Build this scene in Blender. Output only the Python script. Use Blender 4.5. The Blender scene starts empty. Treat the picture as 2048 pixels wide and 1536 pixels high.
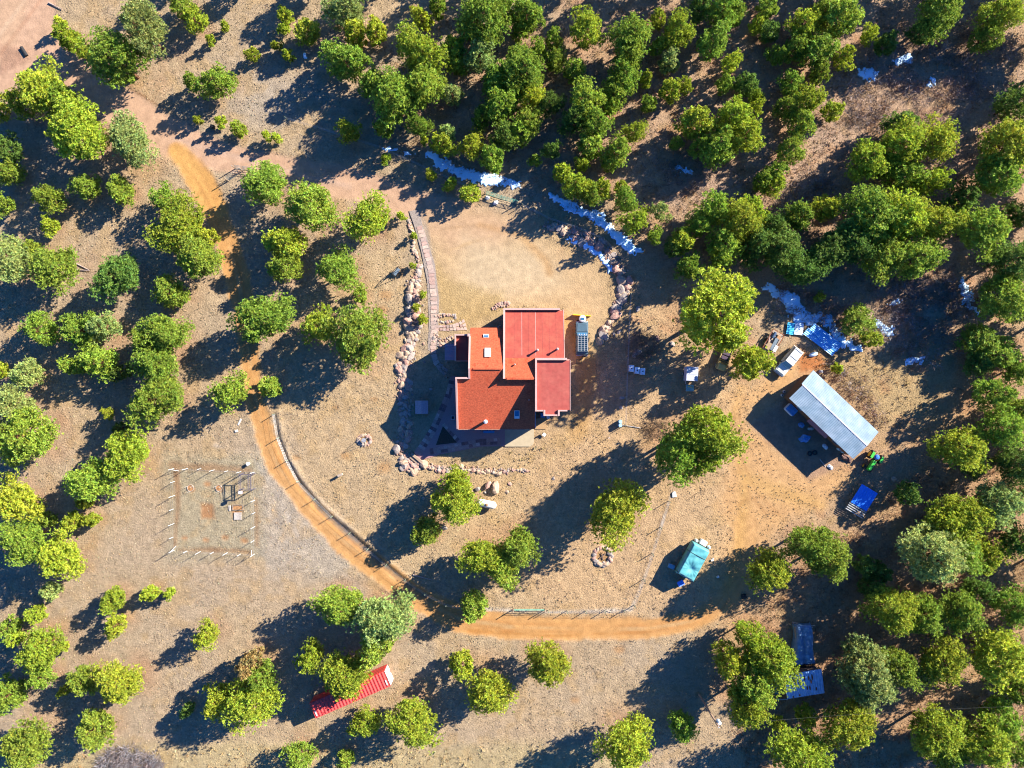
import bpy, math, random
import numpy as np
from mathutils import Vector, Matrix
random.seed(7)
rng = np.random.default_rng(11)
scene = bpy.context.scene
COL = scene.collection

# ------------------------------------------------------------------ camera, sky, sun, exposure
H, F = 109.0, 1422.0                      # camera height (m), focal length in photo pixels (2048 wide)
cam_d = bpy.data.cameras.new('camera'); cam = bpy.data.objects.new('camera', cam_d); COL.objects.link(cam)
cam.location = (0, 0, H); cam.rotation_euler = (0, 0, 0)
cam_d.sensor_width = 36.0; cam_d.lens = 36.0*F/2048.0; cam_d.clip_end = 3000; cam_d.clip_start = 1
scene.camera = cam
SUN_EL = math.radians(28); SUN_AZ = math.atan2(0.515, 0.857)
sdir = Vector((math.cos(SUN_EL)*math.cos(SUN_AZ), math.cos(SUN_EL)*math.sin(SUN_AZ), math.sin(SUN_EL)))
w = bpy.data.worlds.new("World"); scene.world = w; w.use_nodes = True
nt = w.node_tree; bg = nt.nodes['Background']
sky = nt.nodes.new('ShaderNodeTexSky'); sky.sky_type = 'NISHITA'; sky.sun_disc = False
sky.sun_elevation = SUN_EL; sky.sun_rotation = math.pi/2 - SUN_AZ; sky.ozone_density = 4.0; sky.dust_density = 0.3
hs = nt.nodes.new('ShaderNodeHueSaturation'); hs.inputs['Saturation'].default_value = 1.36; hs.inputs['Hue'].default_value = 0.516
nt.links.new(sky.outputs[0], hs.inputs['Color']); nt.links.new(hs.outputs[0], bg.inputs[0]); bg.inputs[1].default_value = 0.076
sl = bpy.data.lights.new('sun', 'SUN'); sl.energy = 5.0; sl.angle = math.radians(0.5); sl.color = (1.0, 0.93, 0.80)
so = bpy.data.objects.new('sun', sl); COL.objects.link(so); so.rotation_euler = (-sdir).to_track_quat('-Z', 'Y').to_euler()
so.location = (60, 40, 80)
vs = scene.view_settings; vs.view_transform = 'Standard'; vs.look = 'None'; vs.gamma = 1; vs.use_curve_mapping = False
vs.exposure = 1.75
scene.cycles.filter_width = 1.1

# ------------------------------------------------------------------ helpers
def W(px, py, z=0.0):
    k = (H - z)/F
    return ((px-1024)*k, -(py-768)*k)
M_PX = H/F
def lin(c):
    c = c/255.0
    return c/12.92 if c <= .04045 else ((c+.055)/1.055)**2.4
GAIN = 2.15
def A(r, g, b):                      # sunlit photo colour -> base colour
    return tuple(min(.9, lin(v)/GAIN/t) for v, t in zip((r, g, b), (1.0, .93, .84)))

def hash2(ix, iy, s):
    n = (ix.astype(np.int64)*374761393 + iy.astype(np.int64)*668265263 + s*1442695041) & 0x7fffffff
    n = ((n ^ (n >> 13))*1274126177) & 0x7fffffff
    return ((n ^ (n >> 16)) & 0xffff)/65535.0
def vnoise(x, y, s=0):
    ix = np.floor(x); iy = np.floor(y); fx = x-ix; fy = y-iy
    fx = fx*fx*(3-2*fx); fy = fy*fy*(3-2*fy)
    a = hash2(ix, iy, s); b = hash2(ix+1, iy, s); c = hash2(ix, iy+1, s); d = hash2(ix+1, iy+1, s)
    return (a*(1-fx)+b*fx)*(1-fy) + (c*(1-fx)+d*fx)*fy
def fbm(x, y, s=0, o=4):
    v = 0; a = .5; t = 0
    for i in range(o):
        v = v + a*vnoise(x, y, s+i*17); t += a; a *= .5; x = x*2.03+5.1; y = y*2.03+1.7
    return v/t
def poly_sd(x, y, P):                # signed distance (inside negative)
    P = np.array(P, float); n = len(P); d = np.full(x.shape, 1e18); ins = np.zeros(x.shape, bool)
    for i in range(n):
        ax, ay = P[i]; bx, by = P[(i+1) % n]
        ex, ey = bx-ax, by-ay; L = ex*ex+ey*ey+1e-12
        t = np.clip(((x-ax)*ex+(y-ay)*ey)/L, 0, 1)
        d = np.minimum(d, (x-ax-t*ex)**2+(y-ay-t*ey)**2)
        c = ((ay > y) != (by > y)) & (x < (bx-ax)*(y-ay)/((by-ay) if by != ay else 1e-12)+ax)
        ins ^= c
    d = np.sqrt(d); return np.where(ins, -d, d)
def line_d(x, y, P):                 # distance to polyline of (x,y,halfwidth) minus local halfwidth
    best = np.full(x.shape, 1e9)
    for a, b in zip(P[:-1], P[1:]):
        ex, ey = b[0]-a[0], b[1]-a[1]; L = ex*ex+ey*ey+1e-12
        t = np.clip(((x-a[0])*ex+(y-a[1])*ey)/L, 0, 1)
        d = np.sqrt((x-a[0]-t*ex)**2+(y-a[1]-t*ey)**2) - (a[2]+(b[2]-a[2])*t)
        best = np.minimum(best, d)
    return best
def smooth(d, s):                    # 1 inside, 0 outside, soft over +-s
    t = np.clip(.5-d/(2*s), 0, 1); return t*t*(3-2*t)

MATS = {}
def mat(name, color, rough=.85, metal=0.0, noise=0.12, nscale=6.0, bump=0.0, bscale=20.0, spec=.3, attr=None, second=None, smix=(.55, .65), sscale=1.5, coord='Object'):
    if name in MATS: return MATS[name]
    m = bpy.data.materials.new(name); m.use_nodes = True; t = m.node_tree; N = t.nodes; L = t.links
    p = N['Principled BSDF']; p.inputs['Roughness'].default_value = rough; p.inputs['Metallic'].default_value = metal
    p.inputs['Specular IOR Level'].default_value = spec
    tc = N.new('ShaderNodeTexCoord'); nz = N.new('ShaderNodeTexNoise'); nz.inputs['Scale'].default_value = nscale; nz.inputs['Detail'].default_value = 6
    L.new(tc.outputs[coord], nz.inputs['Vector'])
    if attr:
        base = N.new('ShaderNodeAttribute'); base.attribute_name = attr; src = base.outputs['Color']
    else:
        base = N.new('ShaderNodeRGB'); base.outputs[0].default_value = (*color, 1); src = base.outputs[0]
    if second:
        n2 = N.new('ShaderNodeTexNoise'); n2.inputs['Scale'].default_value = sscale; n2.inputs['Detail'].default_value = 7; n2.inputs['Roughness'].default_value = .65
        L.new(tc.outputs[coord], n2.inputs['Vector'])
        mr = N.new('ShaderNodeMapRange'); mr.inputs[1].default_value = smix[0]; mr.inputs[2].default_value = smix[1]; L.new(n2.outputs[0], mr.inputs[0])
        mx = N.new('ShaderNodeMix'); mx.data_type = 'RGBA'; L.new(mr.outputs[0], mx.inputs[0]); L.new(src, mx.inputs[6]); mx.inputs[7].default_value = (*second, 1); src = mx.outputs[2]
    mr = N.new('ShaderNodeMapRange'); mr.inputs[1].default_value = .3; mr.inputs[2].default_value = .7; mr.inputs[3].default_value = 1-noise*1.6; mr.inputs[4].default_value = 1+noise*1.6
    L.new(nz.outputs[0], mr.inputs[0])
    vm = N.new('ShaderNodeVectorMath'); vm.operation = 'SCALE'; L.new(src, vm.inputs[0]); L.new(mr.outputs[0], vm.inputs['Scale'])
    L.new(vm.outputs[0], p.inputs['Base Color'])
    if bump:
        n3 = N.new('ShaderNodeTexNoise'); n3.inputs['Scale'].default_value = bscale; n3.inputs['Detail'].default_value = 5; L.new(tc.outputs[coord], n3.inputs['Vector'])
        b = N.new('ShaderNodeBump'); b.inputs['Distance'].default_value = bump; b.inputs['Strength'].default_value = 1; L.new(n3.outputs[0], b.inputs['Height']); L.new(b.outputs[0], p.inputs['Normal'])
    MATS[name] = m; return m

def mesh_np(name, V, Fc, mt=None, smoothf=False, col=None):
    """V (n,3); Fc (m,k) int array or list of lists"""
    me = bpy.data.meshes.new(name)
    V = np.asarray(V, np.float32)
    me.vertices.add(len(V)); me.vertices.foreach_set('co', V.ravel())
    if isinstance(Fc, np.ndarray):
        k = Fc.shape[1]; me.loops.add(Fc.size); me.loops.foreach_set('vertex_index', Fc.ravel().astype(np.int32))
        me.polygons.add(len(Fc)); me.polygons.foreach_set('loop_start', np.arange(0, Fc.size, k, dtype=np.int32))
    else:
        flat = [i for f in Fc for i in f]; st = []; c = 0
        for f in Fc: st.append(c); c += len(f)
        me.loops.add(len(flat)); me.loops.foreach_set('vertex_index', flat)
        me.polygons.add(len(Fc)); me.polygons.foreach_set('loop_start', st)
    me.polygons.foreach_set('use_smooth', [bool(smoothf)]*len(me.polygons))
    me.update(calc_edges=True)
    if col is not None:
        ca = me.color_attributes.new('Col', 'FLOAT_COLOR', 'POINT'); c4 = np.ones((len(V), 4), np.float32); c4[:, :col.shape[1]] = col; ca.data.foreach_set('color', c4.ravel())
    if mt: me.materials.append(mt)
    return me

class MB:
    def __init__(s): s.V = []; s.Fc = []; s.M = Matrix.Identity(4)
    def add(s, vs, fs):
        o = len(s.V); s.V += [tuple(s.M @ Vector(v)) for v in vs]; s.Fc += [[i+o for i in f] for f in fs]; return s
    def box(s, x0, x1, y0, y1, z0, z1, tx=0, ty=0):      # tx,ty: top inset
        v = [(x0, y0, z0), (x1, y0, z0), (x1, y1, z0), (x0, y1, z0), (x0+tx, y0+ty, z1), (x1-tx, y0+ty, z1), (x1-tx, y1-ty, z1), (x0+tx, y1-ty, z1)]
        return s.add(v, [[3, 2, 1, 0], [4, 5, 6, 7], [0, 1, 5, 4], [1, 2, 6, 5], [2, 3, 7, 6], [3, 0, 4, 7]])
    def prism(s, P, z0, z1):                              # polygon P ccw, z1 may be a list
        n = len(P); za = z0 if isinstance(z0, (list, tuple)) else [z0]*n; zb = z1 if isinstance(z1, (list, tuple)) else [z1]*n
        v = [(p[0], p[1], za[i]) for i, p in enumerate(P)]+[(p[0], p[1], zb[i]) for i, p in enumerate(P)]
        area = sum(P[i][0]*P[(i+1) % n][1]-P[(i+1) % n][0]*P[i][1] for i in range(n))
        f = [list(range(n))[::-1], list(range(n, 2*n))]+[[i, (i+1) % n, n+(i+1) % n, n+i] for i in range(n)]
        if area < 0: f = [q[::-1] for q in f]
        return s.add(v, f)
    def side(s, P, y0, y1, inset=0.0, zi=None):           # profile in x-z, extruded along y; points above zi inset
        n = len(P)
        def yy(y, z, sg): return y+(sg*inset if (zi is not None and z > zi) else 0)
        v = [(x, yy(y0, z, 1), z) for x, z in P]+[(x, yy(y1, z, -1), z) for x, z in P]
        area = sum(P[i][0]*P[(i+1) % n][1]-P[(i+1) % n][0]*P[i][1] for i in range(n))
        f = [list(range(n)), list(range(n, 2*n))[::-1]]+[[(i+1) % n, i, n+i, n+(i+1) % n] for i in range(n)]
        if area < 0: f = [q[::-1] for q in f]
        return s.add(v, f)
    def tube(s, a, b, r, r2=None, n=8, caps=True):
        a = Vector(a); b = Vector(b); r2 = r if r2 is None else r2; d = (b-a).normalized()
        u = d.orthogonal().normalized(); w_ = d.cross(u)
        v = []
        for p, rr in ((a, r), (b, r2)):
            for i in range(n):
                t = 2*math.pi*i/n; v.append(tuple(p+u*math.cos(t)*rr+w_*math.sin(t)*rr))
        f = [[i, (i+1) % n, n+(i+1) % n, n+i] for i in range(n)]
        if caps: f += [list(range(n))[::-1], list(range(n, 2*n))]
        return s.add(v, f)
    def path(s, P, r, n=6):
        for a, b in zip(P[:-1], P[1:]): s.tube(a, b, r, n=n)
        return s
    def lathe(s, prof, n=16, axis='z'):
        v = []; f = []
        for r, z in prof:
            for i in range(n):
                t = 2*math.pi*i/n; v.append((r*math.cos(t), r*math.sin(t), z) if axis == 'z' else (z, r*math.cos(t), r*math.sin(t)))
        for k in range(len(prof)-1):
            for i in range(n): f.append([k*n+i, k*n+(i+1) % n, (k+1)*n+(i+1) % n, (k+1)*n+i])
        f += [list(range(n))[::-1], [(len(prof)-1)*n+i for i in range(n)]]
        return s.add(v, f)
    def corr(s, x0, x1, y0, y1, pitch, amp, z0=0, z1=0, thick=.03):   # ribs run along y, waves across x; z0 at y0, z1 at y1
        n = max(4, int((x1-x0)/pitch*4)); v = []
        for i in range(n+1):
            x = x0+(x1-x0)*i/n; q = amp*(1 if (i % 4) in (1, 2) else 0)
            v += [(x, y0, z0+q), (x, y1, z1+q), (x, y0, z0+q-thick), (x, y1, z1+q-thick)]
        f = []
        for i in range(n):
            a = i*4; b = a+4
            f += [[a, b, b+1, a+1], [a+2, a+3, b+3, b+2], [a, a+2, b+2, b], [a+1, b+1, b+3, a+3]]
        f += [[0, 1, 3, 2], [n*4, n*4+2, n*4+3, n*4+1]]
        return s.add(v, f)

def obj(name, mb, mt, parent=None, loc=None, rot=0, bevel=0, smoothf=False, label=None, cat=None, group=None, kind=None, col=None):
    me = mb if isinstance(mb, bpy.types.Mesh) else mesh_np(name, mb.V, mb.Fc, mt, smoothf)
    o = bpy.data.objects.new(name, me); COL.objects.link(o)
    if parent: o.parent = parent
    if loc is not None: o.location = (loc[0], loc[1], loc[2] if len(loc) > 2 else 0)
    o.rotation_euler = (0, 0, rot)
    if bevel:
        b = o.modifiers.new('bevel', 'BEVEL'); b.width = bevel; b.segments = 2; b.limit_method = 'ANGLE'; b.angle_limit = math.radians(35)
    tag(o, label, cat, group, kind); return o
def tag(o, label=None, cat=None, group=None, kind=None):
    if label: o['label'] = label
    if cat: o['category'] = cat
    if group: o['group'] = group
    if kind: o['kind'] = kind
    return o
def thing(name, label, cat, loc=(0, 0, 0), rot=0, group=None):
    o = bpy.data.objects.new(name, None); COL.objects.link(o); o.empty_display_size = .3
    o.location = (loc[0], loc[1], loc[2] if len(loc) > 2 else 0); o.rotation_euler = (0, 0, rot); return tag(o, label, cat, group)
def copy_tree(o, loc, rot, scale=None, label=None, group=None):
    r = o.copy(); COL.objects.link(r); r.location = loc; r.rotation_euler = (0, 0, rot)
    if scale: r.scale = scale
    if label: r['label'] = label
    if group: r['group'] = group
    for ch in o.children:
        c = ch.copy(); COL.objects.link(c); c.parent = r
        for g in ch.children:
            d = g.copy(); COL.objects.link(d); d.parent = c
    return r

# ------------------------------------------------------------------ tree list (photo px of crown, radius px, tone, height factor)
# tone: y yellow-green, g mid green, d dark green, p pale green, b brown-topped
T = []
def add_trees(txt, hf=1.0):
    rk = 1.12 if hf > 1.2 else 1.07
    for q in txt.split(';'):
        q = q.strip()
        if not q: continue
        a = q.split(','); x, y, r = float(a[0]), float(a[1]), float(a[2])*rk; tone = a[3] if len(a) > 3 else 'g'
        h = (float(a[4]) if len(a) > 4 else ((.145*r+1.4) if r >= 15 else .19*r+.7)*hf)
        T.append([x, y, r, tone, h*(.93 if r > 24 else 1)])
add_trees("""122,46,11,y;133,72,19,y,5;152,92,17,y,4.6;172,106,12,y;288,62,44,p,11;237,124,52,g,10;82,188,50,y,9;128,205,34,g,8;155,270,56,y,10;40,205,28,y,7;
265,290,44,p,7.5;382,160,16,g,4;428,165,34,g,6.5;388,38,23,y;362,8,26,g;450,52,9,y;420,80,9,y;503,108,12,y;395,240,8,y;440,243,11,y;477,257,13,y;
-2,215,18,y;8,300,30,d;12,345,26,g;172,372,26,g;238,382,24,g;95,396,28,g;330,398,29,g;5,408,22,g;100,450,18,y;532,272,9,y;553,277,10,y;
22,512,46,p,7;65,495,18,g;114,530,45,g,7.5;232,553,42,d,7.5;342,588,33,g,6;362,448,52,y,8.5;396,518,42,g,8;412,472,22,y,6;82,662,32,g;158,662,36,g,6.5;206,655,32,p,6.5;
195,725,37,g,7;150,735,22,g;240,745,20,d;292,685,34,g,7;332,668,40,g,7.5;320,730,38,g,7.5;55,745,28,p,5.5;-4,740,14,y;457,783,36,g,7;310,800,50,g,8;
32,810,38,p,8;50,870,52,g,9;215,825,12,y;240,855,14,d;252,908,43,y,8;182,955,45,g,8.5;170,1008,13,y;30,1005,42,y,8;145,1043,20,y;182,1040,13,y;50,1076,42,g,8.5;85,1037,18,g;
117,1116,42,y,8;100,1184,17,p;70,1228,15,y;223,1200,23,y;232,1249,21,y;300,1188,15,y;338,1186,11,y;410,1273,26,y,6;14,1258,22,g;32,1280,15,y;78,1296,44,y,7.5;125,1292,10,y;
83,1357,24,g;165,1358,30,g;127,1382,13,y;242,1370,40,y,7.5;186,1460,34,g;14,1392,32,g;48,1490,46,g,8;376,1420,14,d;436,1398,34,y,7;512,1400,50,y,9;500,1326,20,b,8;525,1352,30,g,8""")
add_trees("""535,370,39,g,6.5;622,406,48,g,8.5;740,437,42,y,8;571,482,35,y,7.5;573,528,31,g,7;673,543,40,g,7;530,640,50,g,8.5;635,655,36,y,6.5;722,682,57,g,9.5;718,592,16,g;540,775,19,g,3.5;
802,430,9,y,2.2;828,472,7,y,1.8;824,530,7,y,1.8;845,590,7,y,1.8;833,614,8,y,2;845,637,10,y,2.2;
908,1002,44,y,8.5;912,962,24,y,7.5;855,1064,27,g,6;962,1112,42,y,8;1035,1088,38,g,8;1003,1140,36,g,7.5;945,1212,27,g,6;1228,1025,58,y,11;1408,862,58,y,15;1352,905,50,g,14;1400,925,36,g,13;
1437,628,70,y,15.5;1503,722,33,y,9;685,1216,42,g,8.5;768,1240,50,p,10;750,1280,36,g,9;618,1315,28,y,7.5;694,1355,46,y,8.5;1462,674,27,y,11.5;600,1515,29,g;690,1520,15,g;922,1332,22,y,5.5;975,1378,42,y,8;822,1437,47,y,8;725,1447,28,y,6;
1094,1332,40,y,9;1258,1492,49,y,10;1365,1450,28,g,6;1500,1272,30,y,9;1455,1315,32,y,9;1540,1310,46,y,11;1500,1355,45,g,11;1488,1405,40,y,11;1545,1140,42,y,9;1620,1085,40,g,10;1650,1120,42,g,9.5""")
NF0 = len(T)
add_trees("""570,30,14,y;568,58,11,y;612,60,24,y;553,92,10,y;575,110,11,y;690,20,34,p,8;688,122,36,g,8;712,68,20,y,6;750,62,19,y,6;845,38,20,y,6;875,12,16,g,6;700,262,24,y,6;770,317,10,y,2.6;862,352,12,y,3;903,367,14,y,3.4;940,385,18,y,3.6;
742,165,26,g,7;765,255,16,g,6;905,190,22,p,6;835,248,24,g,7;895,268,15,p,5;850,280,8,y;882,285,22,y,6;942,290,26,y,7;985,315,22,g,7""")
NF = len(T)
add_trees("""975,45,45,g;935,60,22,g;845,112,44,y;790,205,46,g;845,180,40,g;905,95,20,y;960,108,30,p;915,120,20,g;990,160,28,g;1000,215,34,g;965,235,22,g;1012,275,26,d;1022,190,26,g;
1052,28,28,g;1040,62,15,g;1012,15,24,g;1175,58,33,y;1265,70,37,g;1262,108,28,g;1353,60,30,y;1318,35,13,y;1445,15,30,g;1400,15,26,d;1430,82,28,g;1462,125,20,y;1512,48,13,y;1535,12,18,g;1470,30,18,g;
1108,75,15,g;1078,100,20,g;1052,142,38,g;1035,115,20,g;1112,118,22,g;1150,142,18,g;1060,195,26,y;1058,245,24,g;1042,262,20,g;1168,200,34,g;1196,248,30,g;1150,240,28,d;1100,210,22,d;1248,150,28,g;1225,185,22,g;1220,212,16,g;
1292,155,13,y;1342,180,18,y;1372,172,14,y;1298,205,14,g;1270,262,22,y;1235,300,28,g;1222,330,16,g;1392,240,30,y;1470,235,34,y;1490,270,32,y;1440,290,34,g;1350,285,12,g;1400,290,20,g;1450,168,14,g;1492,170,18,d;1512,212,18,y;1510,190,14,g;1525,362,20,g;
1152,368,25,y;1125,345,15,y;1166,330,14,y;1240,372,12,y;1070,320,11,g;1185,390,22,g;1105,300,18,d;1180,290,20,g;1340,120,18,p;1320,90,16,g""", 1.25)
add_trees("""1605,48,30,y;1592,95,26,g;1635,98,30,g;1680,30,36,g;1655,20,24,g;1740,70,18,y;1775,85,18,d;1640,145,22,g;1690,112,22,y;1580,165,24,g;1612,205,32,y;1570,215,24,g;1600,250,30,g;1578,300,26,g;1552,345,20,g;1665,220,17,y;1540,60,18,d;1556,110,20,g;
1880,28,42,g;1850,60,24,d;1992,30,38,y;1968,78,28,g;2032,205,36,d;1802,248,28,d;1730,318,38,y;1795,295,42,y;1862,290,42,y;1868,365,32,y;1812,348,30,g;2012,300,48,y;1990,355,40,g;2040,270,30,g;1548,372,24,y;1775,330,24,g;
1172,382,24,y;1205,372,18,y;1252,402,24,g;1268,440,28,y;1322,420,20,p;1310,472,17,g;1432,420,34,g;1478,450,40,y;1506,425,30,y;1448,490,36,g;1365,480,22,y;1375,535,28,g;1440,515,15,y;1510,490,36,d;1400,450,26,g;1345,500,18,d;
1602,430,26,g;1655,415,28,y;1742,428,48,g;1800,445,48,y;1862,448,44,y;1768,510,42,g;1832,520,42,g;1700,490,40,d;1650,505,38,d;1600,540,38,d;1556,500,38,d;1545,450,28,d;1965,455,48,g;1922,398,32,d;2024,520,42,d;2000,590,44,g;2034,625,20,p;
1712,640,30,g,4.6;1748,680,20,y,3.6;1958,675,32,g,5.5;2000,712,34,g,6;1962,728,28,d,4.5;2035,745,26,g;1675,738,10,y;1640,595,10,g;2040,430,26,d;
1920,890,44,y;2002,1000,40,p;1885,1045,40,y;1940,1030,42,y;1862,1115,56,p;1915,1100,40,g;1972,1112,30,y;1818,985,20,d;2000,850,42,g;2035,925,40,d;1990,785,36,g;1730,1130,18,d;1760,1145,18,d;2040,820,30,g;2040,1080,34,d;1950,930,24,d;
1782,1212,44,y;1842,1222,38,g;1922,1228,40,g;1722,1325,52,p;1745,1365,42,p;1792,1330,40,g;1885,1322,42,y;1998,1312,50,y;2022,1212,40,g;1702,1450,46,y;1612,1432,17,y;1602,1512,52,y;1865,1458,44,y;1890,1500,34,g;1960,1490,46,y;2002,1440,36,g;2036,1380,32,g;2038,1500,32,g;1740,1180,22,d;1960,1180,26,d;1560,1450,12,y""", 1.2)
# just outside the frame: only their long shadows reach the picture
OUT = []
for q in "2110,-60,44;2130,40,46;2110,330,48;2120,120,44;2120,420,46;2125,520,44;2115,640,46;2120,860,46;2110,990,44;2120,1120,44;2115,1240,44;2120,1360,44;2040,-70,42;1950,-70,42;1840,-75,42;1700,-70,40;1600,-70,40;1500,-72,40;1380,-70,40;1270,-66,38;1150,-64,38;1020,-62,38;900,-58,34;760,-56,30;620,-50,30;470,-50,26;330,-46,22".split(';'):
    a = [float(v) for v in q.split(',')]; OUT.append([a[0], a[1], a[2], 'g', 8.2 if a[1] > 0 or a[0] > 1000 else 7])

# ------------------------------------------------------------------ ground painting
C_GRASS = A(210, 176, 134); C_GREY = A(206, 176, 140)
C_PINK = A(226, 178, 140); C_ORANGE = A(228, 166, 100); C_SAND = A(224, 184, 134); C_GOLD = A(212, 168, 108)
C_RUST = A(208, 146, 102); C_BROWN = A(176, 122, 80); C_STRAW = A(214, 186, 132)
road_main = [(-40, -40), (112, -40), (112, 30), (118, 78), (182, 124), (262, 178), (330, 222), (400, 262), (452, 285), (540, 306), (660, 326), (760, 350), (842, 384), (930, 402), (960, 418), (850, 440), (812, 430), (750, 412), (680, 396), (600, 376), (500, 346), (420, 340), (330, 312), (262, 272), (200, 236), (150, 200), (80, 172), (0, 186), (-40, 196)]
lot = [(838, 420), (960, 414), (1030, 425), (1110, 485), (1180, 520), (1218, 560), (1222, 620), (1198, 690), (1180, 730), (1130, 740), (1128, 615), (1005, 606), (960, 650), (930, 650), (925, 622), (880, 620), (866, 560), (862, 500)]
road_loop = [(352, 300, 14), (395, 350, 26), (428, 410, 25), (455, 480, 24), (476, 560, 24), (490, 640, 22), (500, 720, 19), (512, 800, 19), (528, 868, 20), (558, 935, 22), (610, 1005, 22), (680, 1075, 23), (760, 1140, 24), (840, 1200, 24), (920, 1238, 26), (1020, 1254, 25), (1160, 1258, 24), (1290, 1258, 20), (1380, 1244, 19), (1440, 1212, 18), (1478, 1160, 20), (1492, 1110, 22), (1492, 1050, 24)]
yard = [(1450, 790), (1500, 770), (1540, 745), (1600, 700), (1640, 720), (1610, 745), (1560, 800), (1490, 835), (1560, 900), (1620, 952), (1690, 925), (1700, 960), (1650, 1010), (1580, 1040), (1520, 1100), (1500, 1180), (1450, 1230), (1400, 1210), (1440, 1150), (1460, 1080), (1440, 1000), (1455, 930), (1465, 860)]
layers = [
 # kind, geometry, colour, softness px, noise amp px, strength, grassiness target
 ('P', [(1100, 480), (1500, 560), (1500, 1250), (1100, 1250), (900, 1050), (840, 930), (1060, 890)], A(226, 182, 132), 60, 40, .85, None),
 ('P', [(1560, 740), (2100, 640), (2100, 1560), (1500, 1560), (1480, 1250), (1650, 1000)], A(212, 164, 118), 60, 50, .75, None),
 ('P', [(1080, -40), (2100, -40), (2100, 640), (1560, 640), (1260, 480)], A(214, 170, 134), 60, 50, .75, None),
 ('P', [(550, 600), (820, 470), (820, 900), (1060, 900), (1060, 1200), (760, 1130), (600, 960)], A(222, 184, 134), 40, 40, .7, None),
 ('P', [(560, 930), (700, 1120), (720, 1180), (500, 1130), (515, 900)], A(206, 188, 164), 30, 30, .6, None),
 ('P', [(330, 910), (525, 910), (525, 1120), (330, 1120)], A(190, 176, 140), 20, 16, .6, None),
 ('P', [(520, 150), (640, 200), (600, 240), (500, 250), (420, 200)], A(202, 182, 158), 40, 30, .6, None),
 ('P', [(-40, 1490), (1250, 1490), (1250, 1580), (-40, 1580)], C_STRAW, 22, 20, .8, None),
 ('P', [(1620, 700), (1900, 720), (1900, 860), (1760, 860)], A(206, 172, 118), 40, 20, .8, None),
 ('P', [(1350, 400), (1640, 230), (1700, 260), (1500, 420)], A(214, 176, 148), 40, 30, .7, None),
 ('P', [(860, 420), (1230, 430), (1260, 700), (1150, 760), (860, 660)], A(214, 176, 124), 24, 20, .85, None),
 ('P', road_main, C_PINK, 7, 10, 1.0, .12),
 ('P', [(-40, -40), (70, -40), (20, 120), (-40, 150)], A(226, 180, 138), 12, 8, .7, .1),
 ('P', [(0, 90), (55, 100), (58, 118), (0, 150)], A(190, 140, 110), 8, 6, .6, .5),
 ('P', lot, C_SAND, 22, 26, .9, .25),
 ('P', [(830, 410), (960, 414), (1050, 440), (1000, 500), (900, 500), (850, 470)], A(222, 176, 134), 30, 20, .8, .12),
 ('P', [(930, 480), (1080, 500), (1130, 570), (1000, 600), (920, 580)], A(228, 196, 152), 34, 16, .8, .08),
 ('P', [(862, 520), (900, 560), (1000, 590), (1010, 620), (950, 650), (880, 640)], A(206, 168, 104), 14, 18, .6, .8),
 ('L', [(1130, 640, 10), (1180, 720, 14), (1160, 860, 18)], A(226, 164, 84), 16, 12, .6, .3),
 ('L', [(960, 450, 3), (1040, 470, 4), (1090, 520, 8), (1100, 545, 8)], A(206, 150, 88), 10, 8, .6, None),
 ('L', road_loop, C_ORANGE, 5, 12, .97, .12),
 ('L', [(352, 305, 16), (400, 360, 24), (432, 420, 20)], A(240, 178, 100), 9, 10, .8, .15),
 ('P', yard, A(228, 174, 116), 24, 24, .9, .2),
 ('L', [(1480, 780, 4), (1455, 870, 5), (1490, 960, 8), (1480, 1080, 12), (1460, 1170, 14)], A(224, 170, 100), 14, 10, .7, .2),
 ('L', [(1495, 960, 14), (1560, 985, 18), (1640, 1010, 10)], A(226, 174, 106), 14, 10, .7, .2),
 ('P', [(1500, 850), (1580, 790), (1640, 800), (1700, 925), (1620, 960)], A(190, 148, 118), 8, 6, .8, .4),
 ('P', [(1590, 700), (1640, 712), (1655, 735), (1600, 745)], A(206, 120, 62), 8, 6, .8, .3),
 ('L', [(345, 930, 6), (430, 936, 7), (500, 940, 4)], C_BROWN, 7, 8, .6, None),
 ('L', [(352, 940, 6), (356, 1000, 6), (350, 1090, 4)], C_BROWN, 5, 7, .7, None),
 ('L', [(360, 1100, 3), (440, 1100, 6), (500, 1104, 4)], C_BROWN, 6, 7, .7, None),
 ('L', [(512, 1000, 4), (514, 1090, 4)], C_BROWN, 5, 5, .6, None),
 ('P', [(402, 1006), (428, 1006), (430, 1038), (402, 1038)], A(196, 138, 90), 4, 5, .9, .4),
 ('P', [(462, 1012), (486, 1012), (486, 1022), (466, 1036)], A(206, 142, 86), 4, 5, .9, .4),
]
for cx, cy, r_ in ((369, 1075, 8), (412, 1079, 7), (450, 1075, 8), (489, 1081, 9), (415, 968, 9), (383, 978, 7), (440, 978, 8)):
    layers.append(('L', [(cx-2, cy, r_*.6), (cx+2, cy+1, r_*.6)], A(204, 142, 90), 4, 4, .85, .4))
for cx, cy, r_ in ((672, 815, 7), (747, 798, 6), (730, 880, 22), (690, 912, 14), (800, 545, 18), (770, 590, 20), (765, 620, 16), (1205, 1112, 26), (593, 915, 8), (770, 935, 22), (1240, 1300, 14), (1150, 1400, 16), (1398, 1388, 12)):
    layers.append(('L', [(cx-3, cy, r_*.5), (cx+3, cy, r_*.5)], A(200, 142, 84), max(4, r_*.4), 7, .6, .5))
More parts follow.
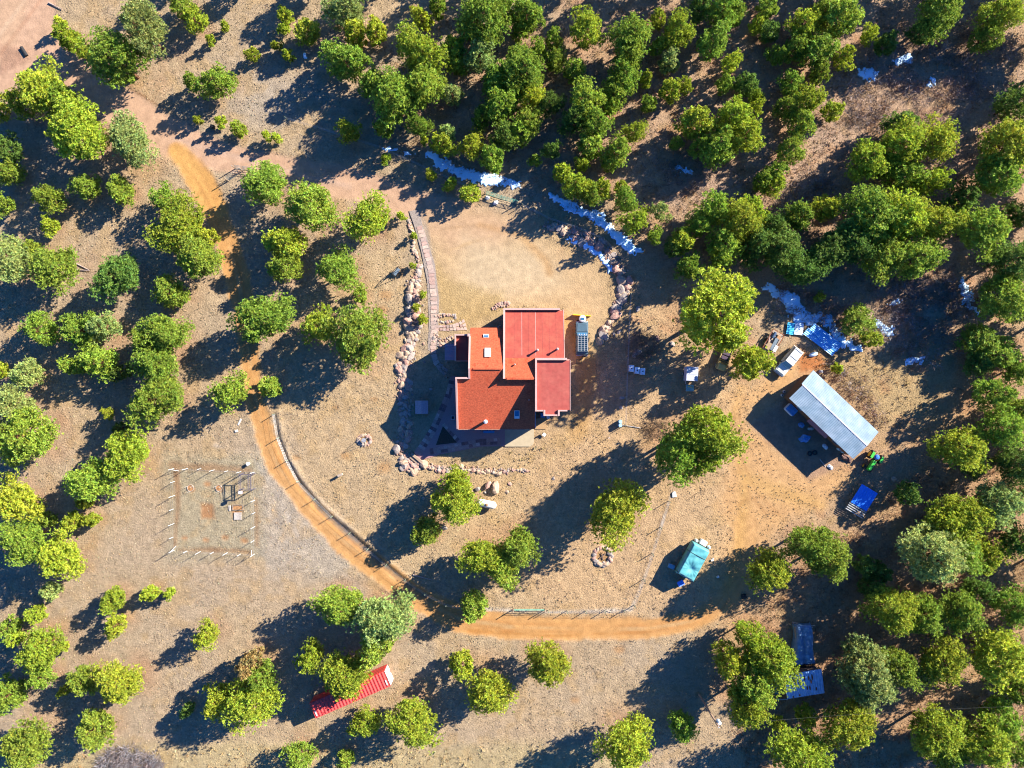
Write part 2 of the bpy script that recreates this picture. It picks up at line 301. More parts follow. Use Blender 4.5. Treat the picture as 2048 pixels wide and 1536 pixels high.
EDGE = [ # thin darker / lighter lines: ditches and worn tyre tracks (real colour differences of soil)
 ([(548, 832, 2), (556, 880, 2.5), (572, 925, 3), (596, 965, 3.5), (640, 1020, 5), (690, 1062, 7), (740, 1105, 7), (790, 1150, 6), (860, 1200, 4)], A(140, 128, 112), 3, 4, .8),
 ([(556, 832, 1), (566, 880, 1.5), (585, 930, 2), (610, 965, 2), (652, 1012, 2), (705, 1058, 2)], A(226, 200, 168), 2, 2, .7),
 ([(250, 170, 1.5), (300, 200, 2), (345, 228, 1.5)], A(150, 100, 60), 2, 2, .8),
 ([(960, 1218, 2), (1100, 1224, 2), (1262, 1220, 2), (1290, 1150, 2), (1345, 980, 1.5)], A(232, 214, 190), 3, 3, .9),
 ([(1268, 1200, 1), (1300, 1110, 1.5), (1340, 985, 1)], A(140, 100, 68), 2, 2, .8),
 ([(575, 238, 2), (600, 248, 3), (635, 258, 2), (760, 296, 1), (860, 345, 1.5), (960, 398, 1.5), (1060, 420, 2)], A(222, 186, 138), 3, 3, .7),
 ([(840, 430, 6), (850, 455, 5), (866, 520, 3), (875, 600, 3)], A(176, 160, 142), 4, 3, .7),
 ([(0, 70, 3), (50, 0, 3)], A(236, 196, 156), 5, 2, .6), ([(0, 110, 3), (90, -10, 3)], A(200, 142, 104), 3, 2, .4),
 ([(345, 275, 4), (500, 322, 5), (700, 374, 5)], A(226, 188, 162), 6, 5, .5), ([(300, 262, 2), (480, 306, 2), (700, 352, 2), (850, 405, 2)], A(196, 146, 112), 4, 4, .4),
 ([(940, 1262, 3), (1100, 1272, 2), (1300, 1264, 2)], A(196, 126, 58), 3, 5, .6), ([(500, 740, 3), (530, 880, 3), (620, 1012, 3), (760, 1146, 3)], A(216, 146, 74), 4, 4, .5),
 ([(518, 860, 2), (556, 945, 2), (600, 1000, 3), (700, 1105, 3)], A(240, 184, 118), 4, 4, .6),
 ([(400, 320, 2), (440, 400, 2)], A(206, 140, 74), 6, 6, .4),
 ([(1370, 1100, 1), (1420, 1050, 1), (1490, 1000, 1), (1570, 985, 1)], A(196, 142, 86), 2, 6, .5), ([(1468, 830, 1), (1462, 900, 1), (1500, 990, 1), (1560, 1060, 1)], A(190, 136, 84), 2, 6, .5),
 ([(1480, 830, 1), (1475, 900, 1), (1512, 985, 1), (1580, 1050, 1)], A(190, 136, 84), 2, 6, .5),
 ([(900, 500, 1), (990, 470, 1), (1080, 480, 1), (1150, 560, 1)], A(206, 164, 112), 3, 8, .5), ([(880, 460, 1), (940, 450, 1), (1060, 452, 1.5)], A(200, 156, 110), 3, 4, .5),
 ([(300, 1080, 1), (340, 1120, 1), (420, 1150, 1), (560, 1160, 1)], A(214, 190, 160), 3, 5, .5), ([(430, 890, 1), (500, 905, 1), (560, 1000, 2), (600, 1080, 2)], A(212, 196, 178), 4, 6, .5),
 ([(1160, 740, 8), (1160, 860, 20), (1120, 880, 20)], A(214, 170, 112), 14, 8, .5)]
for off in (-7, 7):                  # two worn wheel ruts along the track
    rl = []
    for k, q in enumerate(road_loop[1:-2]):
        a = road_loop[k]; b = road_loop[k+2]; dx, dy = b[0]-a[0], b[1]-a[1]; n = math.hypot(dx, dy); rl.append((q[0]-dy/n*off, q[1]+dx/n*off, 1.6))
    EDGE.append((rl, A(206, 138, 78), 2.5, 4, .55))
EDGE.append(([(q[0], q[1], 1.2) for q in road_loop[3:-3]], A(206, 176, 130), 2.5, 6, .45))
def paint(px, py):
    n1 = fbm(px/42, py/42, 3, 5)-.5; n2 = fbm(px/9, py/9, 9, 4)-.5; n3 = fbm(px/130, py/130, 21, 4)-.5
    c = np.zeros(px.shape+(3,)); g = np.ones(px.shape)
    a = np.clip(.5+n3*2.4, 0, 1)[..., None]
    c[:] = np.array(C_GRASS)*(1-a)+np.array(C_GREY)*a
    def mix(m, col, gt=None):
        nonlocal c, g
        c = c*(1-m[..., None])+np.array(col)*m[..., None]
        if gt is not None: g = g*(1-m)+gt*m
    for kd, G, col, s, na, st, gt in layers[:11]:
        d = (poly_sd if kd == 'P' else line_d)(px, py, G)+2*na*n1+na*.5*n2
        mix(smooth(d, s)*st, col, gt)
    # rusty needle litter on the soil round the pines, patchy
    lit = np.zeros(px.shape)
    for x, y, r, tn, h in T:
        if r < 13: continue
        bx = 1024+(x-1024)*(1-.6*h/H); by = 768+(y-768)*(1-.6*h/H)
        R = r*1.25+6; sel = (np.abs(px-bx) < R) & (np.abs(py-by) < R)
        if not sel.any(): continue
        d = np.hypot(px[sel]-bx, py[sel]-by)/R
        lit[sel] = np.maximum(lit[sel], np.clip(1.25-d*1.2, 0, 1))
    mix(np.clip(lit*(.8+n1*2.6), 0, 1)*.5, C_RUST, None)
    mix(np.clip((fbm(px/26, py/26, 77, 4)-.56)*7, 0, 1)*.35, C_GOLD, None)
    mix(np.clip((fbm(px/34, py/20, 91, 4)-.58)*8, 0, 1)*.4*((px > 1050)*1.0*(py < 700)+(px > 1480)*1.0*(py > 700)), C_RUST, None)
    for kd, G, col, s, na, st, gt in layers[11:]:
        d = (poly_sd if kd == 'P' else line_d)(px, py, G)+2*na*n1*.6+na*.6*n2
        mix(smooth(d, s)*st, col, gt)
    for G, col, s, na, st in EDGE:
        d = line_d(px, py, G)+na*n1*2
        mix(smooth(d, s)*st*np.clip(.9+n2*1.5, 0, 1), col, None)
    c *= (1+n2[..., None]*.25)
    return c, g
def gh(x, y, g):                      # ground height
    px = x/M_PX+1024; py = 768-y/M_PX
    h = (fbm(x/1.1, y/1.1, 5, 3)-.5)*.16*g+(fbm(x/14, y/14, 55, 2)-.5)*.12
    h += smooth(line_d(px, py, EDGE[0][0])-1, 5)*(-.18)
    h += smooth(np.abs(line_d(px, py, [(p[0]+9, p[1]-7, 0) for p in EDGE[0][0]]))-3, 5)*.22
    d = line_d(px, py, EDGE[5][0]); h += smooth(np.abs(d)-2, 5)*.22
    h += smooth(np.abs(line_d(px, py, road_loop))-1, 4)*.10*(fbm(px/20, py/20, 8, 3))
    return h
DX = .30
X0, X1, Y0, Y1 = -88, 88, -68, 68
gx = np.concatenate([[-900, -500, -280, -160, -110, -96], np.arange(X0, X1+DX/2, DX), [96, 110, 160, 280, 500, 900]])
gy = np.concatenate([[-900, -500, -280, -160, -100, -76], np.arange(Y0, Y1+DX/2, DX), [76, 100, 160, 280, 500, 900]])
GX, GY = np.meshgrid(gx, gy)
PX = GX/M_PX+1024; PY = 768-GY/M_PX
PCOL, PG = paint(PX, PY)
GZ = gh(GX, GY, PG)
far = (np.abs(GX) > 90) | (np.abs(GY) > 70); GZ[far] = 0
V = np.stack([GX, GY, GZ], -1).reshape(-1, 3)
ny, nx = GX.shape
idx = np.arange(nx*ny).reshape(ny, nx)
Q = np.stack([idx[:-1, :-1], idx[:-1, 1:], idx[1:, 1:], idx[1:, :-1]], -1).reshape(-1, 4)
CC = np.concatenate([PCOL.reshape(-1, 3), PG.reshape(-1, 1)], 1)

def ground_mat():
    m = bpy.data.materials.new('ground'); m.use_nodes = True; t = m.node_tree; N = t.nodes; L = t.links; p = N['Principled BSDF']
    p.inputs['Roughness'].default_value = .95; p.inputs['Specular IOR Level'].default_value = .1
    at = N.new('ShaderNodeAttribute'); at.attribute_name = 'Col'; tc = N.new('ShaderNodeTexCoord')
    def noise(s, d, r=.6):
        n = N.new('ShaderNodeTexNoise'); n.inputs['Scale'].default_value = s; n.inputs['Detail'].default_value = d; n.inputs['Roughness'].default_value = r; L.new(tc.outputs['Object'], n.inputs['Vector']); return n
    def rng_(src, a, b, c, d):
        r = N.new('ShaderNodeMapRange'); r.inputs[1].default_value = a; r.inputs[2].default_value = b; r.inputs[3].default_value = c; r.inputs[4].default_value = d; L.new(src, r.inputs[0]); return r
    n1 = noise(2.6, 8, .75); n2 = noise(.9, 6, .6)
    def mth(op, a, b):
        k = N.new('ShaderNodeMath'); k.operation = op
        for i, v in enumerate((a, b)):
            if isinstance(v, (int, float)): k.inputs[i].default_value = v
            else: L.new(v, k.inputs[i])
        return k.outputs[0]
    v1 = rng_(n1.outputs[0], .3, .7, -.30, .27); amp = rng_(at.outputs['Alpha'], 0, 1, .22, 1.0)
    f = mth('ADD', mth('MULTIPLY', v1.outputs[0], amp.outputs[0]), 1.0)
    v2 = rng_(n2.outputs[0], .3, .7, .84, 1.15); f = mth('MULTIPLY', f, v2.outputs[0])
    vm = N.new('ShaderNodeVectorMath'); vm.operation = 'SCALE'; L.new(at.outputs['Color'], vm.inputs[0]); L.new(f, vm.inputs['Scale'])
    # scattered pale straw flecks
    n4 = noise(5.5, 3, .6); fl = rng_(n4.outputs[0], .60, .70, 0, .28); fl2 = mth('MULTIPLY', fl.outputs[0], at.outputs['Alpha'])
    mx = N.new('ShaderNodeMix'); mx.data_type = 'RGBA'; L.new(fl2, mx.inputs[0]); L.new(vm.outputs[0], mx.inputs[6]); mx.inputs[7].default_value = (.52, .40, .26, 1)
    L.new(mx.outputs[2], p.inputs['Base Color'])
    n3 = noise(4.5, 6, .7); b = N.new('ShaderNodeBump'); b.inputs['Strength'].default_value = 1
    L.new(mth('MULTIPLY', n3.outputs[0], mth('ADD', mth('MULTIPLY', at.outputs['Alpha'], .17), .03)), b.inputs['Height']); b.inputs['Distance'].default_value = 1.0
    L.new(b.outputs[0], p.inputs['Normal'])
    return m
GM = ground_mat()
# road faces become sheets of their own, the rest is the ground
fcx = PX[:-1, :-1].ravel(); fcy = PY[:-1, :-1].ravel()
def cut(name, mask, lift, label, cat='road'):
    f = Q[mask]; u, inv = np.unique(f.ravel(), return_inverse=True)
    v = V[u].copy(); v[:, 2] += lift
    me = mesh_np(name, v, inv.reshape(-1, 4), GM, True, CC[u])
    obj(name, me, None, label=label, kind='structure'); return me
obj('ground', mesh_np('ground', V, Q, GM, True, CC), None, label='dry beige grassland and bare soil covering the whole clearing', kind='structure')
jit = (fbm(fcx/9, fcy/9, 9, 3)-.5)*9
m_loop = (line_d(fcx, fcy, road_loop)+jit < 2); m_main = (poly_sd(fcx, fcy, road_main)+jit < 1) & ~m_loop
m_lot = (poly_sd(fcx, fcy, lot)+jit < 0) & ~m_main & ~m_loop
cut('dirt_track', m_loop, .004, 'orange dirt track curving round the house')
cut('driveway', m_main, .004, 'pinkish gravel driveway coming in from the top left')
cut('parking_area', m_lot, .004, 'pale sandy parking area above the red roofed house')
def gz(x, y):
    i = int(np.clip((x-X0)/DX, 0, nx-14)); j = int(np.clip((y-Y0)/DX, 0, ny-14)); return float(GZ[j+6, i+6])
def gzv(x, y):
    i = np.clip(((x-X0)/DX).astype(int), 0, nx-14)+6; j = np.clip(((y-Y0)/DX).astype(int), 0, ny-14)+6; return GZ[j, i]

# ------------------------------------------------------------------ pines
def leaf_mat():
    m = bpy.data.materials.new('pine_needles'); m.use_nodes = True; t = m.node_tree; N = t.nodes; L = t.links; p = N['Principled BSDF']
    p.inputs['Roughness'].default_value = .55; p.inputs['Specular IOR Level'].default_value = .25
    at = N.new('ShaderNodeAttribute'); at.attribute_name = 'Col'; oi = N.new('ShaderNodeObjectInfo')
    mx = N.new('ShaderNodeMix'); mx.data_type = 'RGBA'; mx.blend_type = 'MULTIPLY'; mx.inputs[0].default_value = 1
    L.new(at.outputs['Color'], mx.inputs[6]); L.new(oi.outputs['Color'], mx.inputs[7]); L.new(mx.outputs[2], p.inputs['Base Color'])
    tr = N.new('ShaderNodeBsdfTranslucent'); L.new(mx.outputs[2], tr.inputs['Color'])
    ms = N.new('ShaderNodeMixShader'); ms.inputs[0].default_value = .36; L.new(p.outputs[0], ms.inputs[1]); L.new(tr.outputs[0], ms.inputs[2])
    L.new(ms.outputs[0], N['Material Output'].inputs[0]); return m
LEAF = leaf_mat()
BARK = mat('pine_bark', A(150, 100, 70), .9, noise=.25, nscale=9, bump=.03)
def blades(C, D, Ln, Wd, K, r, jc=.26, flat=.0):
    n = len(C); C = np.repeat(C, K, 0); D = np.repeat(D, K, 0); tint = np.repeat(1+r.normal(0, jc, (n, 1)), K, 0)
    hue = np.repeat(r.normal(0, .10, (n, 1)), K, 0)
    R = r.normal(0, 1, C.shape); R /= np.linalg.norm(R, axis=1, keepdims=True)
    d = R*.85+D; d[:, 2] = d[:, 2]*(1-flat); d /= np.linalg.norm(d, axis=1, keepdims=True)
    s = np.cross(d, r.normal(0, 1, C.shape)); s /= np.linalg.norm(s, axis=1, keepdims=True)
    L_ = Ln*r.uniform(.7, 1.2, (len(C), 1)); W_ = Wd*r.uniform(.7, 1.2, (len(C), 1))
    v = np.stack([C, C+d*L_*.5-s*W_*.5, C+d*L_, C+d*L_*.5+s*W_*.5], 1).reshape(-1, 3)
    f = np.arange(len(v)).reshape(-1, 4)
    c = np.repeat(np.clip(np.concatenate([tint*(1+hue), tint, tint*(1-hue*.5)], 1), .35, 1.8), 4, 0)
    return v, f, c
def pine_meshes(seed, h, R, nb, ntuft, tl, tw, K=10, zb=.22, top=.55, lobe=.4):
    r = np.random.default_rng(seed); C = []; D = []; tb = MB()
    lean = r.normal(0, .02*h, 2)
    def ax(z): return np.array([lean[0]*(z/h)**2, lean[1]*(z/h)**2, z])
    rt = .022*h+.03
    zs = [0, .12, .3, .55, .8, .97]
    for a, b in zip(zs[:-1], zs[1:]):
        tb.tube(ax(a*h)-np.array([0, 0, .15 if a == 0 else 0]), ax(b*h), rt*(1-a*.93), rt*(1-b*.93), n=7, caps=(a == 0))
    ph = r.uniform(0, 6.28, 4); am = r.uniform(.3, 1, 4)*lobe*.5
    brs = []
    for i in range(nb):
        t = (i+.5)/nb; z = (zb+(.965-zb)*t)*h; az = i*2.39996+r.uniform(-.5, .5)
        prof = (1-t)**top*(.5+.5*min(1, t*3.3+.15))/(.82)
        lb = 1+am[0]*math.sin(az+ph[0])+am[1]*math.sin(2*az+ph[1])+am[2]*math.sin(3*az+ph[2]+t*3)+am[3]*math.sin(5*az+ph[3]+t*5)
        L = max(.14*R, R*prof*lb*r.uniform(.72, 1.12)); up = r.uniform(.05, .35)+.45*t
        brs.append((z, az, L, up))
    tot = sum(b[2]**1.5 for b in brs)
    for z, az, L, up in brs:
        o = ax(z); e = o+np.array([math.cos(az)*L*.93, math.sin(az)*L*.93, up*L]); 
        tb.tube(o, e, rt*.28*(1-z/h)+.018, .012, n=4, caps=False)
        k = max(3, int(ntuft*L**1.5/tot)); s = r.uniform(.28, 1.0, k)**.75
        side = r.normal(0, .24, k)*L*(1.15-s*.55); pz = r.normal(.04, .09, k)*L+.05
        p = o[None]+(e-o)[None]*s[:, None]; p[:, 0] += -math.sin(az)*side; p[:, 1] += math.cos(az)*side; p[:, 2] += pz
        C.append(p); dd = np.stack([np.full(k, math.cos(az)*.35), np.full(k, math.sin(az)*.35), np.full(k, .55)], 1); D.append(dd)
    k = max(5, ntuft//60); C.append(ax(h*.965)[None]+r.normal(0, [.06*R+.05, .06*R+.05, .02*h], (k, 3))); D.append(np.tile([0, 0, .8], (k, 1)))
    C = np.concatenate(C); D = np.concatenate(D)
    v, f, c = blades(C, D, tl, tw, K, r)
    ext = np.percentile(np.hypot(C[:, 0], C[:, 1]), 95)
    return mesh_np('pine_trunk', tb.V, tb.Fc, BARK), mesh_np('pine_crown', v, f, LEAF, False, c), h, ext
VAR = {'big': [pine_meshes(100+i, 13, 4.6, 70, 3000, .31, .15, 10, zb=.3) for i in range(5)],
       'mid': [pine_meshes(200+i, 8.5, 3.1, 52, 1500, .29, .14, 10, zb=.16) for i in range(6)],
       'small': [pine_meshes(300+i, 5.2, 1.8, 36, 620, .27, .13, 10, zb=.10) for i in range(4)],
       'young': [pine_meshes(400+i, 2.6, .85, 20, 150, .27, .12, 10, zb=.14, top=.6) for i in range(3)]}
TONES = {'y': (.365, .430, .042), 'g': (.275, .375, .048), 'd': (.155, .250, .045), 'p': (.33, .40, .12), 'b': (.40, .29, .11)}
TONEW = {'y': 'yellow-green', 'g': 'green', 'd': 'dark green', 'p': 'pale grey-green', 'b': 'dry brown-topped'}
MARKS = [("red roofed house", 1024, 740), ("sandy parking area", 1010, 520), ("dark SUV", 1163, 680), ("red shipping container", 700, 1390), ("teal tarped camper", 1388, 1125),
 ("metal roofed barn", 1665, 832), ("white propane tank", 974, 1005), ("white garden posts", 425, 1025), ("long green driveway gate", 1005, 403), ("fork of the orange track", 345, 300),
 ("large white snow streak", 940, 340), ("curving snow streak", 1190, 440), ("white old SUV", 1572, 722), ("blue metal sheet", 1643, 682), ("blue slatted rack", 1718, 998),
 ("rusty tin roof shack", 1605, 1367), ("long grey tarp", 1610, 1290), ("utility pole", 1400, 1392), ("lower field gate", 1055, 1222), ("lower fire pit", 1205, 1112), ("left fire pit", 729, 880),
 ("swing frame", 795, 545), ("tan open jeep", 1442, 722), ("white box trailer", 1379, 748), ("white plastic totes", 1271, 740), ("green tractor", 1740, 922), ("top right snow patches", 1735, 150),
 ("upper woods snow patch", 1372, 342), ("right edge snow patch", 1935, 590), ("grey brush thicket", 1900, 170), ("top left road junction", 60, 90), ("photo's top left corner", 0, 0),
 ("photo's bottom left corner", 0, 1536), ("left edge's midpoint", 0, 768), ("photo's bottom right corner", 2048, 1536), ("right edge's midpoint", 2048, 900), ("top edge's midpoint", 1024, 0), ("photo's top right corner", 2048, 0),
 ("open grey driveway gate", 485, 350), ("bottom edge's midpoint", 1024, 1536), ("lower track's bend", 800, 1180), ("blue water barrels", 1239, 847), ("upper left clearing", 560, 190), ("dry lane in the woods", 1620, 350), ("dirt yard by the barn", 1500, 1000), ("slope left of the garden", 220, 1020), ("bare lower middle field", 1150, 1420)]
DIRS = ['right of', 'upper right of', 'above', 'upper left of', 'left of', 'lower left of', 'below', 'lower right of']
ORD = ['nearest', 'second nearest', 'third nearest', 'fourth nearest', 'fifth nearest', 'sixth nearest', 'seventh nearest', 'eighth nearest', 'ninth nearest', 'tenth nearest', 'eleventh nearest', 'twelfth nearest', 'thirteenth nearest', 'fourteenth nearest']
keyed = {}
for i, (x, y, r, tn, h) in enumerate(T):
    d, k = min((math.hypot(x-m[1], y-m[2]), j) for j, m in enumerate(MARKS))
    a = int(((math.degrees(math.atan2(-(y-MARKS[k][2]), x-MARKS[k][1]))+22.5) % 360)//45)
    keyed.setdefault((k, a), []).append((d, i))
LAB = {}
for (k, a), lst in keyed.items():
    lst.sort()
    for n, (d, i) in enumerate(lst):
        x, y, r, tn, h = T[i]; sz = 'tiny' if r < 12 else 'small' if r < 21 else 'medium-sized' if r < 34 else 'large' if r < 47 else 'very large'
        LAB[i] = f"{sz} {TONEW[tn]} pine, " + (f"{ORD[min(n, 13)]} " if len(lst) > 1 else '') + f"{DIRS[a]} the {MARKS[k][0]}"
rt = random.Random(5)
PROTO = {}
def place_tree(i, x, y, r, tn, h, label, group):
    wx, wy = W(x, y, .58*h); R = r*(H-.58*h)/F
    kd = 'big' if r > 40 else 'mid' if r > 24 else 'small' if r > 12.5 else 'young'
    trunk, crown, h0, R0 = VAR[kd][rt.randrange(len(VAR[kd]))]
    e = bpy.data.objects.new('pine_tree', None); COL.objects.link(e); e.empty_display_size = .4
    e.location = (wx, wy, gz(wx, wy) if abs(wx) < 86 and abs(wy) < 66 else 0); e.rotation_euler = (0, 0, rt.uniform(0, 6.28))
    s = R/R0*rt.uniform(.97, 1.05); q = rt.uniform(.9, 1.1); e.scale = (s*q, s/q, h/h0)
    a = bpy.data.objects.new('trunk', trunk); b = bpy.data.objects.new('crown', crown)
    for o in (a, b): COL.objects.link(o); o.parent = e
    c = TONES[tn]; k = rt.uniform(.85, 1.15); k2 = rt.uniform(.92, 1.08)
    b.color = (c[0]*k*k2, c[1]*k, c[2]*k, 1)
    tag(e, label, 'tree', group)
REST = sorted([i for i, t in enumerate(T) if i >= NF and t[2] <= 28 and (t[1] < 1450)], key=lambda i: T[i][2])[:max(0, len(T)-300)]
RESTS = set(REST)
for i, (x, y, r, tn, h) in enumerate(T):
    if i in RESTS: continue
    place_tree(i, x, y, r, tn, h, LAB[i], 'pines scattered over the property')
def merge_rest():
    Vs = []; Fs = []; Cs = []; o = 0; cache = {}
    for i in REST:
        x, y, r, tn, h = T[i]; R = r*(H-.58*h)/F; kd = 'mid' if r > 24 else 'small' if r > 12.5 else 'young'
        tk_, cw, h0, R0 = VAR[kd][rt.randrange(len(VAR[kd]))]
        if cw.name not in cache:
            n = len(cw.vertices); a = np.empty(n*3, np.float32); cw.vertices.foreach_get('co', a); c = np.empty(n*4, np.float32); cw.color_attributes['Col'].data.foreach_get('color', c); cache[cw.name] = (a.reshape(-1, 3), c.reshape(-1, 4)[:, :3])
        v, c = cache[cw.name]; t = rt.uniform(0, 6.28); s = R/R0; wx, wy = W(x, y, .58*h)
        vv = np.stack([(v[:, 0]*math.cos(t)-v[:, 1]*math.sin(t))*s+wx, (v[:, 0]*math.sin(t)+v[:, 1]*math.cos(t))*s+wy, v[:, 2]*h/h0], 1)
        Vs.append(vv); Cs.append(c*np.array(TONES[tn])*rt.uniform(.85, 1.15)); Fs.append(np.arange(len(vv)).reshape(-1, 4)+o); o += len(vv)
    if Vs:
        ob = obj('pine_undergrowth', mesh_np('pine_undergrowth', np.concatenate(Vs), np.concatenate(Fs), LEAF, False, np.concatenate(Cs)), None, label='many small young pines filling gaps between the taller pines of the woods', cat='trees', kind='stuff'); ob.color = (1, 1, 1, 1)
merge_rest()
_o = ['first', 'second', 'third', 'fourth', 'fifth', 'sixth', 'seventh', 'eighth', 'ninth', 'tenth', 'eleventh', 'twelfth', 'thirteenth', 'fourteenth', 'fifteenth', 'sixteenth']; OUTL = []; _c = [0, 0]
for x, y, r, tn, h in OUT:
    k = 1 if (x > 2050 and y > 0) else 0; OUTL.append(f"{_o[_c[k]]} pine {'down beyond the right' if k else 'leftward beyond the top'} edge, only its shadow reaching in"); _c[k] += 1
for j, (x, y, r, tn, h) in enumerate(OUT):
    place_tree(j, x, y, r, tn, h, OUTL[j], 'pines beyond the edge of the photo')

# ------------------------------------------------------------------ dry grass, brush (stuff)
def in_any(px, py, polys):
    m = np.zeros(px.shape, bool)
    for P in polys: m |= poly_sd(px, py, P) < 0
    return m
HOUSE = [(885, 655), (1150, 615), (1150, 835), (1072, 895), (820, 925), (885, 760)]
BARE = [road_main, lot, HOUSE, [(1580, 745), (1630, 740), (1760, 865), (1710, 920), (1600, 970), (1490, 840)]]
ST = bpy.data.materials.new('straw'); ST.use_nodes = True
_a = ST.node_tree.nodes.new('ShaderNodeAttribute'); _a.attribute_name = 'Col'; ST.node_tree.links.new(_a.outputs['Color'], ST.node_tree.nodes['Principled BSDF'].inputs['Base Color'])
ST.node_tree.nodes['Principled BSDF'].inputs['Roughness'].default_value = .9; ST.node_tree.nodes['Principled BSDF'].inputs['Specular IOR Level'].default_value = .1
def scatter(name, polys, n, L, Wd, K, cols, label, avoid=(), seed=1, up=.6, thr=.45, nsc=30, jz=0.0, flat=0.0, roads=True):
    r = np.random.default_rng(seed); P = np.array([p for q in polys for p in q]); x0, y0 = P.min(0); x1, y1 = P.max(0)
    px = r.uniform(x0, x1, n); py = r.uniform(y0, y1, n)
    k = in_any(px, py, polys) & ~in_any(px, py, avoid) & (fbm(px/nsc, py/nsc, seed, 3)+r.uniform(-.12, .12, n) > thr)
    if roads: k &= (line_d(px, py, road_loop) > 1)
    px = px[k]; py = py[k]; wx = (px-1024)*M_PX; wy = -(py-768)*M_PX
    C = np.stack([wx, wy, gzv(wx, wy)+r.uniform(0, 1, len(wx))**1.5*jz], 1); D = np.tile([0, 0, up], (len(C), 1))
    v, f, c = blades(C, D, L, Wd, K, r, .2, flat)
    ci = r.integers(0, len(cols), len(C)); c = c*np.repeat(np.array(cols)[ci], K*4, 0)
    obj(name, mesh_np(name, v, f, ST, False, c), None, label=label, kind='stuff', cat='grass' if 'grass' in name else 'brush')
FULL = [[(-60, -50), (2110, -50), (2110, 1590), (-60, 1590)]]
scatter('dry_grass', FULL, 90000, .17, .08, 4, [A(222, 194, 152), A(206, 176, 140), A(192, 162, 126), A(228, 198, 146)], 'short dry grass tufts over all the open ground', BARE, 3, thr=.40)
scatter('tall_dry_grass', [[(-40, 1495), (1240, 1490), (1240, 1570), (-40, 1570)], [(1620, 690), (1760, 720), (1860, 740), (1880, 850), (1790, 900), (1720, 800), (1640, 730)], [(860, 880), (1090, 895), (1070, 935), (840, 925)], [(1180, 620), (1230, 640), (1200, 730), (1160, 760)], [(1360, 400), (1640, 240), (1690, 270), (1500, 430)]],
        24000, .42, .09, 6, [A(236, 206, 150), A(222, 188, 126), A(206, 168, 112)], 'tall golden dry grass along the margins', BARE, 4, thr=.42)
scatter('brush_thicket', [[(1690, 130), (1860, 60), (2060, 80), (2060, 150), (1900, 250), (1760, 300), (1690, 230)], [(1740, 570), (1900, 540), (1970, 600), (1960, 680), (1850, 760), (1760, 700)], [(1560, 560), (1700, 600), (1720, 690), (1660, 660), (1540, 620)],
        [(1550, 400), (1620, 340), (1700, 380), (1640, 420)], [(1280, 330), (1400, 300), (1420, 380), (1300, 400)], [(1640, 720), (1720, 740), (1780, 860), (1740, 840)]],
        19000, .85, .05, 9, [A(180, 158, 150), A(206, 182, 170), A(150, 124, 110), A(190, 140, 100)], 'grey leafless twig brush between the pines', BARE[:4], 5, up=.5, thr=.44, jz=.7, roads=False)
scatter('ridge_brush', [[(1050, -40), (2100, -40), (2100, 640), (1600, 560), (1280, 480), (760, 300), (720, 120)]], 22000, .5, .055, 6, [A(176, 146, 116), A(200, 166, 130), A(150, 112, 84), A(210, 156, 104)], 'low brown undergrowth beneath the upper woods', BARE, 6, up=.4, thr=.46, jz=.2)
scatter('slope_brush', [[(1480, 1250), (1760, 1000), (2100, 760), (2100, 1580), (1450, 1580)]], 16000, .5, .055, 6, [A(176, 140, 108), A(200, 158, 116), A(150, 108, 78), A(214, 156, 104)], 'low brown undergrowth beneath the lower right woods', BARE, 7, up=.4, thr=.46, jz=.2)
scatter('slash_pile', [[(195, 1536), (215, 1500), (270, 1488), (320, 1510), (345, 1560), (200, 1560)]], 900, 1.3, .05, 8, [A(190, 176, 172), A(160, 140, 132)], 'grey pile of bare cut branches at the bottom edge', (), 8, up=.1, thr=.1, jz=.5)
scatter('bare_shrub', [[(1252, 675), (1290, 655), (1318, 672), (1320, 705), (1290, 728), (1255, 712)]], 260, .9, .04, 7, [A(150, 122, 100), A(176, 146, 120)], 'dark leafless shrub right of the rock border', (), 9, up=.5, thr=.1, jz=.9)
scatter('fallen_brush', [[(1270, 845), (1330, 840), (1345, 870), (1300, 880)]], 180, .8, .04, 7, [A(110, 92, 76), A(140, 112, 90)], 'dark brush heap at the end of the pipe', (), 10, up=.2, thr=.1, jz=.4)

# ------------------------------------------------------------------ snow
SNOW = mat('snow', (.55, .78, .98), .6, noise=.03, bump=.03, bscale=8)  # base tinted blue to carry the sky light on shaded snow
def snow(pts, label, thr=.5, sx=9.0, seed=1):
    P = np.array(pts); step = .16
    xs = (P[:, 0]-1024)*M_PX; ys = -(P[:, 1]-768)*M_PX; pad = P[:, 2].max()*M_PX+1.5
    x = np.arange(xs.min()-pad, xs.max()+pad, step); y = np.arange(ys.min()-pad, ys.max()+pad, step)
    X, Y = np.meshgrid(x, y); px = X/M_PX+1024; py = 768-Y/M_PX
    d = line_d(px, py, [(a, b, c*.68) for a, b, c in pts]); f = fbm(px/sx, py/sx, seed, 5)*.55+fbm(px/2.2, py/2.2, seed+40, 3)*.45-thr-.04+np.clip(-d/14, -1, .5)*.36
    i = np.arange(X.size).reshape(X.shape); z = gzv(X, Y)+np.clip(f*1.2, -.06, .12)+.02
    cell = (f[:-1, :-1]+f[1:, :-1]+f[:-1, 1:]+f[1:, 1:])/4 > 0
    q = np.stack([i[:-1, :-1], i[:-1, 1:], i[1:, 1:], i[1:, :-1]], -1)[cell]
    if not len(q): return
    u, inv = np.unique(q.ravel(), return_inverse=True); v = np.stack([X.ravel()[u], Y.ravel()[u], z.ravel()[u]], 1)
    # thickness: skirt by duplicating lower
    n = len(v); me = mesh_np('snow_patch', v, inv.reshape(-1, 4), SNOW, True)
    o = obj('snow_patch', me, None, label=label, kind='stuff', cat='snow'); s = o.modifiers.new('thick', 'SOLIDIFY'); s.thickness = .08; s.offset = -1
